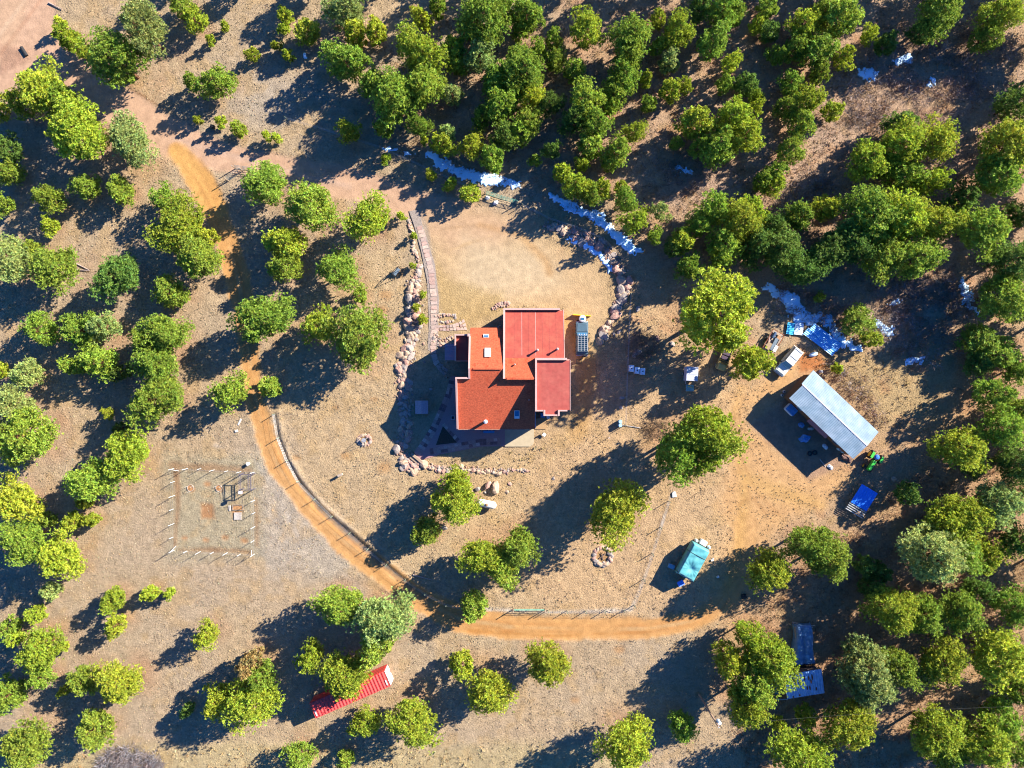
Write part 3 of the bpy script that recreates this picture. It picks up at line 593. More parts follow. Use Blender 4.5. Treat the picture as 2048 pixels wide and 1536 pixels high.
snow([(855, 308, 8), (900, 338, 14), (950, 352, 16), (1000, 362, 14), (1040, 372, 7)], 'broad streak of old snow below the upper woods', .44, seed=2)
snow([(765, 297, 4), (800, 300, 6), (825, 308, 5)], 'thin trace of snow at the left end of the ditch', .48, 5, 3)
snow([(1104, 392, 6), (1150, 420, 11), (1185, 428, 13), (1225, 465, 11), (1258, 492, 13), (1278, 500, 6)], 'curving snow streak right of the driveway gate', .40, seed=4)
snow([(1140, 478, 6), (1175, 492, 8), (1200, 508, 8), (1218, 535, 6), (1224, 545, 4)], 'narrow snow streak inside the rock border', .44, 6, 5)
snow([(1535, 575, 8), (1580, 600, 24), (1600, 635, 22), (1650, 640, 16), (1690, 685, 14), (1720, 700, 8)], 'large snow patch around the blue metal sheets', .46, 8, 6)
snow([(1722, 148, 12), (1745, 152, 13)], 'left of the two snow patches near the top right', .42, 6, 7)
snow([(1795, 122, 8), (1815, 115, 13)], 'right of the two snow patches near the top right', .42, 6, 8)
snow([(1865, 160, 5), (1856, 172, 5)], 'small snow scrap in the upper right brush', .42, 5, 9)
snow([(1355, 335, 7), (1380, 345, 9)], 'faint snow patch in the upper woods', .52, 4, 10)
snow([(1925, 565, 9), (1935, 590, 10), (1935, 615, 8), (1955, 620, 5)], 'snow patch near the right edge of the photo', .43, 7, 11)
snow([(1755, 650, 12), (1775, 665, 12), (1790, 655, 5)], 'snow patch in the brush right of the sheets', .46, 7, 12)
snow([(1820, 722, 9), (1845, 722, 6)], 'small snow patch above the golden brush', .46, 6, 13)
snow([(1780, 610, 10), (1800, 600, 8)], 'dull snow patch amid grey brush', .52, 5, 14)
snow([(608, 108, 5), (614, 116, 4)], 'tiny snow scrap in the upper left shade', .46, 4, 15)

# ------------------------------------------------------------------ rocks
def rock_mesh(seed):
    import bmesh
    bm = bmesh.new(); bmesh.ops.create_icosphere(bm, subdivisions=2, radius=1); r = random.Random(seed)
    pl = [Vector((r.uniform(-1, 1), r.uniform(-1, 1), r.uniform(-.4, 1))).normalized() for _ in range(7)]; cut_ = [r.uniform(.6, .85) for _ in pl]
    for v in bm.verts:
        for n, c in zip(pl, cut_):
            d = v.co.dot(n)
            if d > c: v.co -= n*(d-c)
        v.co *= r.uniform(.95, 1.05); v.co.z *= .7
        v.co.z += .25
    me = bpy.data.meshes.new('rock'); bm.to_mesh(me); bm.free(); return me
ROCKM = []
rk = [mat('rock_tan', A(236, 196, 160), .9, noise=.2, nscale=3, bump=.03, second=A(190, 150, 120)), mat('rock_pink', A(226, 172, 148), .9, noise=.2, nscale=3, bump=.03, second=A(236, 200, 176)), mat('rock_grey', A(206, 184, 166), .9, noise=.2, nscale=3, bump=.03, second=A(170, 140, 120))]
for i in range(9):
    m = rock_mesh(i); m.materials.append(rk[i % 3]); ROCKM.append(m)
rr = random.Random(21); RK = {}
def rock(px, py, s, label, group, el=1.3, z=0, hgt=.8):
    x, y = W(px, py); o = bpy.data.objects.new('rock', ROCKM[rr.randrange(9)]); COL.objects.link(o)
    o.location = (x, y, gz(x, y)+z-.03); a = rr.uniform(.8, el); s *= 1.25; o.scale = (s*a, s/a, s*hgt*rr.uniform(.7, 1.1)); o.rotation_euler = (rr.uniform(-.2, .2), rr.uniform(-.2, .2), rr.uniform(0, 6.28))
    tag(o, label, 'rock', group); return o
def rocks_along(P, n, s0, s1, label, group, power=1.8):
    seg = []; tot = 0
    for a, b in zip(P[:-1], P[1:]):
        l = math.hypot(b[0]-a[0], b[1]-a[1])*(a[2]+b[2]+4); seg.append((l, a, b)); tot += l
    done = []
    for _ in range(n):
        for tries in range(12):
            t = rr.uniform(0, tot)
            for l, a, b in seg:
                if t <= l: break
                t -= l
            f = t/l; wd = a[2]+(b[2]-a[2])*f; x = a[0]+(b[0]-a[0])*f+rr.uniform(-wd, wd); y = a[1]+(b[1]-a[1])*f+rr.uniform(-wd, wd)
            s = s0+(s1-s0)*rr.random()**power
            if all(math.hypot(x-q[0], y-q[1]) > (s+q[2])*.62/M_PX for q in done): break
        done.append((x, y, s)); o = rock(x, y, s, label, group); RK.setdefault(group, []).append((y, o, label, s))
rocks_along([(817, 440, 1), (822, 462, 2), (828, 500, 2), (838, 518, 2)], 20, .22, .42, 'squarish rock in the short row lining the upper footpath', 'rocks lining the upper footpath')
rocks_along([(838, 532, 3), (830, 560, 8), (826, 600, 9), (828, 640, 12), (826, 680, 12)], 46, .32, .78, 'pinkish boulder heaped in the bank left of the footpath', 'rocks in the bank left of the footpath')
rocks_along([(822, 682, 12), (808, 720, 10), (800, 750, 10), (812, 780, 10)], 36, .3, .72, 'sunlit boulder heaped in the bank left of the porch', 'rocks in the bank left of the porch')
rocks_along([(806, 790, 10), (812, 830, 12), (812, 870, 11), (800, 895, 9)], 34, .22, .6, 'rock in the shaded part of the bank beside the kennel', 'rocks in the shaded bank')
rocks_along([(800, 912, 5), (815, 930, 12), (835, 938, 8)], 22, .25, .6, 'rock piled beside the stone steps', 'rocks beside the steps')
rocks_along([(848, 930, 3), (870, 938, 5), (900, 940, 4)], 16, .25, .7, 'rock in the low row right of the steps', 'rocks right of the steps')
rocks_along([(918, 928, 2), (925, 940, 3), (960, 944, 3), (1000, 946, 2), (1040, 938, 2), (1062, 942, 2)], 30, .2, .42, 'small rock in the long row below the patio', 'rocks in the row below the patio')
rocks_along([(1100, 452, 4), (1150, 470, 8), (1200, 490, 8), (1228, 520, 6), (1240, 550, 7)], 28, .3, .72, 'dark rock in the upper arc beside the snow', 'rocks in the upper arc of the border')
rocks_along([(1246, 556, 6), (1248, 585, 7), (1238, 605, 5), (1222, 640, 4), (1210, 660, 3), (1198, 685, 2)], 28, .32, .78, 'sunlit rock in the border right of the parking area', 'rocks in the lower arc of the border')
rocks_along([(867, 632, 1), (885, 628, 1), (912, 632, 1), (908, 642, 1), (885, 645, 1), (868, 640, 1), (867, 632, 1)], 22, .2, .28, 'small edging rock round the planting bed by the footpath', 'edging rocks of the planting bed')
rocks_along([(868, 665, 2), (868, 685, 2), (885, 692, 3), (903, 672, 2)], 14, .18, .36, 'edging rock round the lower bed by the porch', 'edging rocks of the lower bed')
rocks_along([(985, 618, 1), (1000, 608, 2), (1018, 607, 1)], 9, .2, .36, 'rock at the corner above the house roof', 'rocks at the upper corner of the house')
for a in range(17):
    t = a/17*6.283; rock(1205+17*math.cos(t), 1112+17*math.sin(t), rr.uniform(.3, .45), ['pale', 'second', 'third', 'fourth', 'fifth', 'sixth', 'seventh', 'eighth', 'ninth', 'tenth', 'eleventh', 'twelfth', 'thirteenth', 'fourteenth', 'fifteenth', 'sixteenth', 'seventeenth'][a]+' stone clockwise from the right in the lower fire pit ring', 'stones of the lower fire pit')
for a in range(13):
    t = a/13*6.283; rock(729+12*math.cos(t), 880+10*math.sin(t), rr.uniform(.22, .36), ['first', 'second', 'third', 'fourth', 'fifth', 'sixth', 'seventh', 'eighth', 'ninth', 'tenth', 'eleventh', 'twelfth', 'thirteenth'][a]+' stone clockwise from the right in the left fire pit ring', 'stones of the left fire pit')
def boulder(px, py, sx, sy, sz, rot, label):
    o = rock(px, py, 1, label, None); o.scale = (sx, sy, sz); o.rotation_euler = (0, 0, rot)
boulder(990, 974, .75, 1.15, 1.0, .1, 'largest rounded boulder above the propane tank')
boulder(975, 971, .45, .85, .7, -.7, 'long leaning boulder left of the largest one')
boulder(955, 978, .4, .45, .5, 0, 'small grey boulder at the left end of the boulder group')
boulder(970, 985, .25, .25, .3, 0, 'little stone just above the propane tank')
boulder(807, 925, .75, .5, .7, .1, 'big pale boulder at the foot of the steps')
boulder(812, 936, .9, .6, .35, .5, 'flat pale slab below the big boulder at the steps')
boulder(830, 942, .6, .9, .4, -.5, 'tan slab rock right of the steps')
boulder(832, 598, .65, .8, .7, .3, 'big round pale boulder beside the footpath')
boulder(814, 866, .42, .7, .5, 0, 'bluish oval boulder in the shaded bank')
boulder(1258, 562, .6, .9, .7, .3, 'largest tan boulder on the right border')
boulder(1242, 580, .6, .9, .6, 0, 'upright rusty boulder on the right border')
boulder(862, 778, .35, .3, .35, 0, 'pale stone lying on the shaded lawn near the kennel')

NTH = ['first', 'second', 'third', 'fourth', 'fifth', 'sixth', 'seventh', 'eighth', 'ninth', 'tenth', 'eleventh', 'twelfth', 'thirteenth']
for g, lst in RK.items():
    sub = {}
    smed = sorted(q[3] for q in lst)[len(lst)//2]
    for y, o, lb, s in lst:
        c = ('tan', 'pink', 'grey')[ROCKM.index(o.data) % 3]; sub.setdefault((c, 'larger' if s > smed else 'smaller'), []).append((y, o.name, o))
    for (c, sz), l in sub.items():
        l.sort()
        for n, (y, nm, o) in enumerate(l): o['label'] = f"{sz} {c} rock, {NTH[min(n, 12)]} one down, {g.split('rocks ', 1)[1]}"

LOOSE = [(1276, 618, .4, 'pale loose rock above the dark leafless shrub'), (1238, 664, .3, 'small loose rock between border and wire fence'), (1228, 668, .25, 'tiny loose rock left of the wire fence'), (1275, 704, .5, 'rounded pale rock at the left foot of the leafless shrub'), (1268, 712, .3, 'small rock below the rounded pale one'), (1314, 677, .4, 'grey flat rock right of the leafless shrub'), (1345, 688, .4, 'bluish flat rock farthest right of the leafless shrub'), (1244, 796, .3, 'small dark rock beside the vertical wire fence'), (1242, 815, .3, 'reddish rock above the blue water barrels'), (1019, 968, .3, 'small rock right of the largest boulder'), (1014, 984, .3, 'pale upright rock lower right of the largest boulder'), (890, 1055, .35, 'grey rock under the pine left of the propane tank'), (1788, 958, .4, 'grey rock right of the blue slatted rack'), (1216, 658, .3, 'lone rock at the foot of the lower arc border'), (847, 997, .25, 'lone small stone on the lawn above the track bend'), (1107, 957, .25, 'lone stone right of the long rock row')]
for px, py, s_, lb in LOOSE: rock(px, py, s_, lb, None)

# small rubble between the bigger rocks (uncountable)
def rubble(lines, n, label, seed):
    import bmesh
    r = np.random.default_rng(seed); bm = bmesh.new(); bmesh.ops.create_icosphere(bm, subdivisions=1, radius=1); v0 = np.array([v.co[:] for v in bm.verts]); f0 = np.array([[v.index for v in f.verts] for f in bm.faces]); bm.free()
    Vs = []; Cs = []; k = 0
    segs = [(a, b) for P in lines for a, b in zip(P[:-1], P[1:])]; wt = np.array([math.hypot(b[0]-a[0], b[1]-a[1])*(a[2]+b[2]) for a, b in segs]); wt /= wt.sum()
    for i in r.choice(len(segs), n, p=wt):
        a, b = segs[i]; t = r.random(); wd = a[2]+(b[2]-a[2])*t; px = a[0]+(b[0]-a[0])*t+r.normal(0, .55)*wd; py = a[1]+(b[1]-a[1])*t+r.normal(0, .55)*wd; x, y = W(px, py)
        s = .09+.16*r.random()**2; v = v0*r.uniform(.7, 1.15, v0.shape)*s*np.array([1, 1, .7]); Vs.append(v+np.array([x, y, gz(x, y)+s*.2])); Cs.append(np.tile(np.array((A(226, 184, 152), A(206, 160, 134), A(190, 168, 152))[r.integers(3)])*r.uniform(.8, 1.1), (len(v0), 1))); k += 1
    F_ = (f0[None]+np.arange(k)[:, None, None]*len(v0)).reshape(-1, 3)
    obj('rubble', mesh_np('rubble', np.concatenate(Vs), F_, ST, False, np.concatenate(Cs)), None, label=label, kind='stuff', cat='stones')
rubble([[(817, 440, 3), (828, 500, 4), (838, 525, 3)], [(838, 532, 5), (828, 570, 11), (828, 640, 14), (824, 690, 14), (806, 745, 13), (810, 800, 13), (812, 870, 12), (802, 900, 12), (830, 940, 10)], [(845, 932, 4), (925, 938, 4), (1062, 942, 3)]], 1500, 'small rubble filling the rock bank left of and below the house', 31)
rubble([[(1090, 448, 8), (1150, 466, 12), (1205, 492, 12), (1238, 535, 10), (1248, 585, 9), (1215, 655, 6), (1196, 690, 4)], [(868, 632, 2), (912, 632, 2)], [(868, 668, 4), (885, 690, 5), (903, 672, 4)], [(985, 618, 3), (1018, 607, 4)]], 1000, 'small rubble filling the curved rock border right of the parking area', 32)

# ------------------------------------------------------------------ house
M = mat
STUCCO = M('stucco', A(232, 170, 150), .9, noise=.06, bump=.01); CAP = M('parapet_cap', A(250, 196, 178), .85, noise=.06)
SHING = M('shingle_orange', A(242, 112, 70), .9, noise=.18, nscale=5, bump=.02, bscale=14, second=A(226, 92, 54), sscale=1.2)
MEMB = M('membrane_red', A(206, 90, 72), .8, noise=.07, nscale=2, second=A(220, 112, 84), smix=(.42, .75), sscale=.7)
MEMB2 = M('membrane_rose', A(206, 94, 80), .8, noise=.07, nscale=2, second=A(220, 114, 94), smix=(.42, .75), sscale=.7)
WHITE = M('white_paint', (.52, .53, .54), .5, noise=.04); DARK = M('dark_rubber', (.02, .02, .022), .7); GLASS = M('glass_blue', (.03, .12, .24), .08, spec=.8, noise=.02)
SKYL = M('skylight_dome', (.62, .72, .74), .2, spec=.6, noise=.02); METAL = M('grey_metal', (.42, .43, .45), .45, .6, noise=.06); FLASH = M('flashing', A(214, 150, 120), .6)
CANO = M('canopy_metal', (.36, .20, .24), .5, noise=.05); WOOD = M('weathered_wood', (.30, .24, .19), .9, noise=.25, nscale=8); DWOOD = M('dark_wood', (.12, .08, .07), .9, noise=.2)
RUSTY = M('rust', (.24, .08, .035), .9, noise=.3, nscale=8); TIMB = M('barn_wood', (.20, .095, .045), .9, noise=.3, nscale=5)
house = thing('house', 'large stucco house with red and orange roofs in the middle of the photo', 'house', (0, 0, 0))
NX0, NX1, MX1, SX1 = -1.15, 7.5, 3.35, 8.3
def block(P, z0, z1): obj('wall', MB().prism(P, z0, z1), STUCCO, house)
def roofslab(nm, x0, x1, y0, y1, za, zb, th, mt): # za at y0, zb at y1
    m = MB().prism([(x0, y0), (x1, y0), (x1, y1), (x0, y1)], [za-th, za-th, zb-th, zb-th], [za, za, zb, zb]); return obj(nm, m, mt, house)
swz = lambda y: 4.6+(y+6.57)*.35
nez = lambda y: 4.9+(10.9-y)*.27
nwz = lambda y: 7.67-(y-2.2)*.36
# walls
block([(-7.9, -6.3), (3.3, -6.3), (3.3, .75), (-7.9, .75)], -.3, [swz(-6.3)-.26, swz(-6.3)-.26, swz(.75)-.26, swz(.75)-.26])
block([(-6.1, .76), (-1.2, .76), (-1.2, 2.2), (-6.1, 2.2)], -.3, [swz(.76)-.26, swz(.76)-.26, swz(2.2)-.26, swz(2.2)-.26])
block([(-6.1, 2.21), (-1.2, 2.21), (-1.2, 8.0), (-6.1, 8.0)], -.3, [nwz(2.2)-.26, nwz(2.2)-.26, nwz(8)-.4, nwz(8)-.4])
block([(-8.35, 3.4), (-6.12, 3.4), (-6.12, 7.25), (-8.35, 7.25)], -.3, 4.35)
block([(NX0+.03, 3.65), (NX1-.05, 3.65), (NX1-.05, 10.85), (NX0+.03, 10.85)], -.3, [nez(3.65)-.26, nez(3.65)-.26, nez(10.85)-.26, nez(10.85)-.26])
block([(NX0+.03, .78), (MX1-.02, .78), (MX1-.02, 3.64), (NX0+.03, 3.64)], -.3, [nez(.78)-.26, nez(.78)-.26, nez(3.64)-.26, nez(3.64)-.26])
block([(MX1, -3.8), (4.6, -3.8), (4.6, -4.45), (6.7, -4.45), (6.7, -3.8), (SX1-.05, -3.8), (SX1-.05, 3.55), (MX1, 3.55)], -.3, 7.1)
# roofs
roofslab('roof', -7.85, MX1, -6.62, .70, swz(-6.62), swz(.70), .22, SHING); roofslab('roof', -5.97, NX0-.02, .702, 2.2, swz(.702), swz(2.2), .22, SHING)
roofslab('roof', -5.97, NX0-.02, 2.2, 6.7, nwz(2.2)+.01, nwz(6.7)+.01, .22, SHING); roofslab('roof', -6.05, NX0-.02, 6.7, 8.2, nwz(6.7)-.14, nwz(8.2)-.14, .2, SHING)
roofslab('roof', NX0+.15, NX1, 3.75, 10.75, nez(3.75), nez(10.75), .22, MEMB); roofslab('roof', NX0+.15, MX1-.05, .72, 3.745, nez(.72)+.02, nez(3.745)+.02, .22, SHING)
roofslab('roof', -8.2, -6.1, 3.5, 7.1, 4.5, 4.5, .2, MEMB)
obj('roof', MB().prism([(MX1+.2, -3.7), (4.75, -3.7), (4.75, -4.35), (6.55, -4.35), (6.55, -3.7), (SX1-.02, -3.7), (SX1-.02, 3.35), (MX1+.2, 3.35)], 7.1, 7.35), MEMB2, house)
# ridge caps
obj('ridge_cap', MB().prism([(-5.6, 2.02), (-1.5, 2.02), (-1.5, 2.3), (-5.6, 2.3)], [swz(2.0)+.02]*4, [swz(2.0)+.16]*4), SHING, house, bevel=.05)
obj('ridge_cap', MB().prism([(-.8, .60), (3.1, .60), (3.1, .95), (-.8, .95)], [nez(.9)+.03]*4, [nez(.9)+.13]*4), SHING, house, bevel=.04)
# membrane seams
for i in range(7):
    x = .4+i*1.0
    obj('roof_seam', MB().prism([(x, 4.1), (x+.05, 4.1), (x+.05, 10.5), (x, 10.5)], [nez(4.1), nez(4.1), nez(10.5), nez(10.5)], [nez(4.1)+.012, nez(4.1)+.012, nez(10.5)+.012, nez(10.5)+.012]), CAP if i in (1, 3) else MEMB2, house)
def par(P, z0, z1, mt=CAP): obj('parapet', MB().prism(P, z0, z1), mt, house)
def prun(x0, x1, y0, y1, za, zb, up, dn=.5):  # parapet along y with slope
    par([(x0, y0), (x1, y0), (x1, y1), (x0, y1)], [za-dn, za-dn, zb-dn, zb-dn], [za+up, za+up, zb+up, zb+up])
prun(-8.1, -7.85, -6.6, .72, swz(-6.6), swz(.72), .42)
par([(-8.1, .722), (-6.22, .722), (-6.22, .98), (-8.1, .98)], 6.6, swz(.72)+.42)
prun(-6.22, -5.98, .722, 2.2, swz(.722), swz(2.2), .42); prun(-6.22, -5.98, 2.2, 6.9, nwz(2.2), nwz(6.9), .42)
prun(-6.45, -6.06, 6.902, 7.3, 5.6, 5.6, .4, 1.2)
par([(-8.4, 3.4), (-8.2, 3.4), (-8.2, 7.3), (-8.4, 7.3)], 4.0, 4.95); par([(-8.2, 7.1), (-6.45, 7.1), (-6.45, 7.3), (-8.2, 7.3)], 4.0, 4.95)
prun(NX0-.12, NX0+.15, 3.7, 10.8, nez(3.7), nez(10.8), .45); prun(NX0-.12, NX0+.15, .76, 3.7, nez(.76), nez(3.7), .45, .9)
par([(NX0-.12, 10.8), (NX1-.5, 10.8), (NX1-.5, 11.05), (NX0-.12, 11.05)], 4.4, nez(10.8)+.45)
prun(NX1, NX1+.08, 3.6, 10.9, nez(3.6), nez(10.9), .03, .3)
par([(MX1-.05, -3.9), (MX1+.2, -3.9), (MX1+.2, 3.4), (MX1-.05, 3.4)], 6.8, 7.75); par([(MX1-.05, 3.4), (SX1-.45, 3.4), (SX1-.45, 3.72), (MX1-.05, 3.72)], 6.8, 7.75)
par([(MX1+.2, -3.9), (4.5, -3.9), (4.5, -3.7), (MX1+.2, -3.7)], 6.8, 7.6); par([(4.5, -4.55), (4.75, -4.55), (4.75, -3.7), (4.5, -3.7)], 6.8, 7.65)
par([(4.75, -4.55), (6.55, -4.55), (6.55, -4.35), (4.75, -4.35)], 6.8, 7.6); par([(6.55, -4.55), (6.8, -4.55), (6.8, -3.7), (6.55, -3.7)], 6.8, 7.65); par([(6.8, -3.9), (7.9, -3.9), (7.9, -3.7), (6.8, -3.7)], 6.8, 7.6)
par([(SX1-.02, -3.8), (SX1+.06, -3.8), (SX1+.06, 3.45), (SX1-.02, 3.45)], 6.8, 7.38)
obj('fascia', MB().box(-7.9, 1.9, -6.72, -6.622, 4.3, 4.58), FLASH, house); obj('downpipe', MB().box(3.36, 3.5, -6.5, -3.92, 4.1, 4.25), METAL, house)
# entrance canopy with ribbed metal
c = obj('canopy', MB().corr(-2.45, 0, 0, 3.9, .22, .04, 3.2, 3.4), CANO, house, (-10.0, 3.55, 0), -math.pi/2)
for x in (-9.8,): 
    for y in (1.0, 3.3): obj('canopy_post', MB().box(x-.07, x+.07, y-.07, y+.07, -.2, 3.1), WOOD, house)
# skylights
def skylight(x, y, wx, wy, zf, gm):
    z0, z1 = zf(y-wy/2), zf(y+wy/2)
    f = obj('skylight', MB().prism([(x-wx/2, y-wy/2), (x+wx/2, y-wy/2), (x+wx/2, y+wy/2), (x-wx/2, y+wy/2)], [z0-.05, z0-.05, z1-.05, z1-.05], [z0+.2, z0+.2, z1+.2, z1+.2]), WHITE, house)
    a = .09; obj('pane', MB().prism([(x-wx/2+a, y-wy/2+a), (x+wx/2-a, y-wy/2+a), (x+wx/2-a, y+wy/2-a), (x-wx/2+a, y+wy/2-a)], [z0+.1, z0+.1, z1+.1, z1+.1], [z0+.215, z0+.215, z1+.215, z1+.215]), gm, f)
skylight(-3.5, 4.55, .85, 1.3, nwz, SKYL); skylight(-3.75, 7.0, .8, .5, lambda y: nwz(y)-.14, GLASS); skylight(.72, -4.45, .75, 1.2, swz, GLASS)
def pipe(nm, x, y, z, h, r, mt):
    p = obj(nm, MB().lathe([(r, 0), (r, h), (r*1.5, h), (r*1.5, h+.12), (r*.4, h+.22)], 12), mt, house, (x, y, z)); return p
pipe('chimney', -3.82, -5.45, swz(-5.45)-.1, 1.25, .2, WHITE); pipe('vent_pipe', 3.65, 4.85, nez(4.85)-.1, 1.05, .13, CAP); pipe('vent_pipe', 6.5, 5.0, nez(5.0)-.1, 1.05, .13, CAP)
pipe('vent_pipe', .4, 2.8, nez(2.8)-.05, .3, .08, CAP); pipe('vent_pipe', 2.45, -2.3, swz(-2.3)-.05, .3, .05, WHITE)
# windows and doors
def window(x, y, z, w_, h_, ax):   # ax: 'x+' etc outward direction
    s = 1 if '+' in ax else -1
    if ax[0] == 'x': a = MB().box(min(x, x+.06*s), max(x, x+.06*s), y-w_/2, y+w_/2, z, z+h_); b = MB().box(min(x+.06*s, x+.075*s), max(x+.06*s, x+.075*s), y-w_/2+.07, y+w_/2-.07, z+.07, z+h_-.07)
    else: a = MB().box(x-w_/2, x+w_/2, min(y, y+.06*s), max(y, y+.06*s), z, z+h_); b = MB().box(x-w_/2+.07, x+w_/2-.07, min(y+.06*s, y+.075*s), max(y+.06*s, y+.075*s), z+.07, z+h_-.07)
    f = obj('window', a, WHITE, house); obj('pane', b, GLASS, f)
for y in (-5.2, -3, -1): window(-7.9, y, 1.0, 1.2, 1.3, 'x-')
for x in (-6.2, -4, -1.6, .8): window(x, -6.3, .9, 1.5, 1.4, 'y-')
window(-8.35, 5.4, 1.2, 1.3, 1.2, 'x-'); window(8.25, 0, 3.9, 1.6, 1.3, 'x+'); window(8.25, 0, 1.0, 1.6, 1.3, 'x+'); window(7.45, 7, 1.3, 1.2, 1.2, 'x+'); window(5.65, -4.45, 3.6, 1.3, 1.6, 'y-'); window(-3.6, 8.0, 1.2, 1.6, 1.3, 'y+')
window(4.6, 10.85, 1.1, 1.3, 1.3, 'y+')
gd = obj('garage_door', MB().box(.2, 3.0, 10.85, 10.93, -.1, 2.3), WHITE, house); obj('handle', MB().box(1.5, 1.7, 10.93, 10.97, .9, .95), DARK, gd)
dr = obj('door', MB().box(-7.98, -7.9, .1, .6, 0, 2.1), DWOOD, house)
# things round the house
PAV = mat('paver', A(206, 140, 118), .85, noise=.12, attr='Col'); CONC = M('concrete', A(226, 200, 160), .9, noise=.05, nscale=2)
def stones(name, P, rowlen, size, gap, cols, label, z=.03, jit=.0, seed=1, accept=None):
    """pavers laid in rows along polyline P (px), rowlen=half width px"""
    r = random.Random(seed); Vv = []; Ff = []; Cc = []
    pts = [Vector(W(p[0], p[1])) for p in P]; L = [0]
    for a, b in zip(pts[:-1], pts[1:]): L.append(L[-1]+(b-a).length)
    def at(s):
        for i in range(len(pts)-1):
            if s <= L[i+1] or i == len(pts)-2:
                t = (s-L[i])/(L[i+1]-L[i]); d = (pts[i+1]-pts[i]).normalized(); hw = (P[i][2]+(P[i+1][2]-P[i][2])*t)*M_PX; return pts[i].lerp(pts[i+1], t), d, hw
    s = 0
    while s+size < L[-1]:
        p0, d0, h0 = at(s); p1, d1, h1 = at(s+size); n0 = Vector((-d0.y, d0.x)); n1 = Vector((-d1.y, d1.x)); k = max(1, round(2*h0/size))
        off = r.uniform(-.3, .3) if jit else 0
        for j in range(k):
            a = -1+2*j/k; b = -1+2*(j+1)/k; g = gap/h0/2
            q = [p0+n0*h0*(a+g), p1+n1*h1*(a+g), p1+n1*h1*(b-g), p0+n0*h0*(b-g)]; c = sum(q, Vector((0, 0)))/4
            if accept and not accept(c.x/M_PX+1024, 768-c.y/M_PX): continue
            zz = z; o = len(Vv); dd = (p1-p0).normalized()*gap/2
            q = [q[0]+dd, q[1]-dd, q[2]-dd, q[3]+dd]
            q = [(v.x+r.uniform(-jit, jit), v.y+r.uniform(-jit, jit)) for v in q]
            Vv += [(x, y, zz) for x, y in q]+[(x, y, zz-.2) for x, y in q]
            Ff += [[o, o+1, o+2, o+3], [o, o+4, o+5, o+1], [o+1, o+5, o+6, o+2], [o+2, o+6, o+7, o+3], [o+3, o+7, o+4, o]]
            cc = np.array(cols[r.randrange(len(cols))])*r.uniform(.8, 1.15); Cc += [cc]*8
        s += size
    area0 = mesh_np(name, Vv, Ff, PAV, False, np.array(Cc)); o = obj(name, area0, None, label=label, kind='structure'); return o
for nm, P, hw, z in (('gravel_bed', [(818, 422), (836, 420), (852, 470), (870, 530), (878, 600), (876, 690), (868, 706), (856, 700), (858, 640), (854, 560), (842, 500), (828, 450)], 0, .03),):
    obj('footpath_bed', MB().prism([(*W(x, y),) for x, y in P][::-1], -.1, .075), M('gravel_grey', A(190, 168, 150), .95, noise=.2, nscale=8), label='grey gravel bed under the curved flagstone footpath', kind='structure')
FL = [A(236, 196, 172), A(230, 184, 162), A(222, 188, 168), A(240, 206, 180)]
stones('footpath', [(838, 452, 6), (850, 490, 6), (862, 540, 6), (868, 600, 6), (868, 660, 6), (866, 700, 6), (870, 722, 6), (886, 740, 7), (896, 748, 7)], 0, .62, .05, FL, 'curved flagstone footpath of pinkish stones left of the parking area', z=.12, jit=.12, seed=3)
stones('footpath_branch', [(872, 656, 6), (900, 656, 6), (922, 652, 9), (936, 648, 14)], 0, .52, .07, FL, 'short flagstone branch leading to the house door', z=.09, jit=.06, seed=4)
TER = [(903, 752), (894, 790), (882, 820), (864, 862), (846, 892), (822, 914), (836, 922), (880, 909), (962, 893), (1010, 892), (1010, 850), (930, 850), (912, 752)]
obj('terrace_base', MB().prism([W(x, y) for x, y in TER][::-1], -.2, .10), M('terrace_paving', A(214, 158, 150), .85, noise=.06), label='smooth brick red terrace wrapped round the lower left of the house', kind='structure')
BR = [A(248, 200, 176), A(226, 166, 148), A(170, 118, 112), A(236, 180, 160)]
stones('terrace_border', [(905, 754, 5), (897, 790, 6), (884, 820, 6.5), (866, 860, 7), (846, 892, 7.5), (831, 913, 7.5)], 0, .55, .035, BR, 'curved border of square brick pavers along the terrace', z=.14, seed=5)
stones('terrace_edge', [(860, 903, 6), (900, 896, 7), (962, 884, 6.5), (1006, 882, 6.5)], 0, .55, .035, BR, 'straight border of square pavers below the house', z=.145, seed=6)
stones('terrace_ring', [(886, 848, 4), (902, 868, 4.5), (920, 885, 5)], 0, .5, .035, BR, 'slanting paver border beside the triangular bed', z=.15, seed=7)
obj('planting_bed', MB().prism([W(886, 852), W(914, 885), W(872, 890)][::-1], -.1, .16), M('dark_soil', (.05, .04, .03), .95, noise=.3, bump=.05), label='dark triangular planting bed set in the terrace', kind='structure')
obj('patio', MB().prism([W(x, y) for x, y in ((1010, 850), (1010, 893), (1060, 893), (1066, 889), (1068, 882), (1068, 852))][::-1], -.2, .14), CONC, label='pale concrete patio below the house with rounded corner', kind='structure')
obj('back_slab', MB().prism([W(x, y) for x, y in ((1070, 838), (1070, 858), (1092, 858), (1092, 842), (1116, 840), (1118, 825))][::-1], -.2, .12), M('slab_tan', A(216, 170, 120), .9, noise=.08), label='narrow tan slab at the lower right corner of the house', kind='structure')
def T_(nm, label, cat, px, py, rot=0, group=None, z=0):
    x, y = W(px, py); return thing(nm, label, cat, (x, y, (gz(x, y) if abs(x) < 85 else 0)+z), rot, group)
st = T_('steps', 'stone steps going down from the tip of the terrace', 'steps', 830, 921, math.radians(-40))
for i, (y, z) in enumerate(((.5, .12), (0, -.05), (-.5, -.2))): obj('step', MB().box(-1.15, 1.15, y-.22, y+.2, -.5, z+.25), M('step_stone', A(206, 172, 140), .9, noise=.15), st, bevel=.03)
kn = T_('garden_hut', 'small grey gabled hut on the shaded lawn left of the house', 'hut', 845, 814)
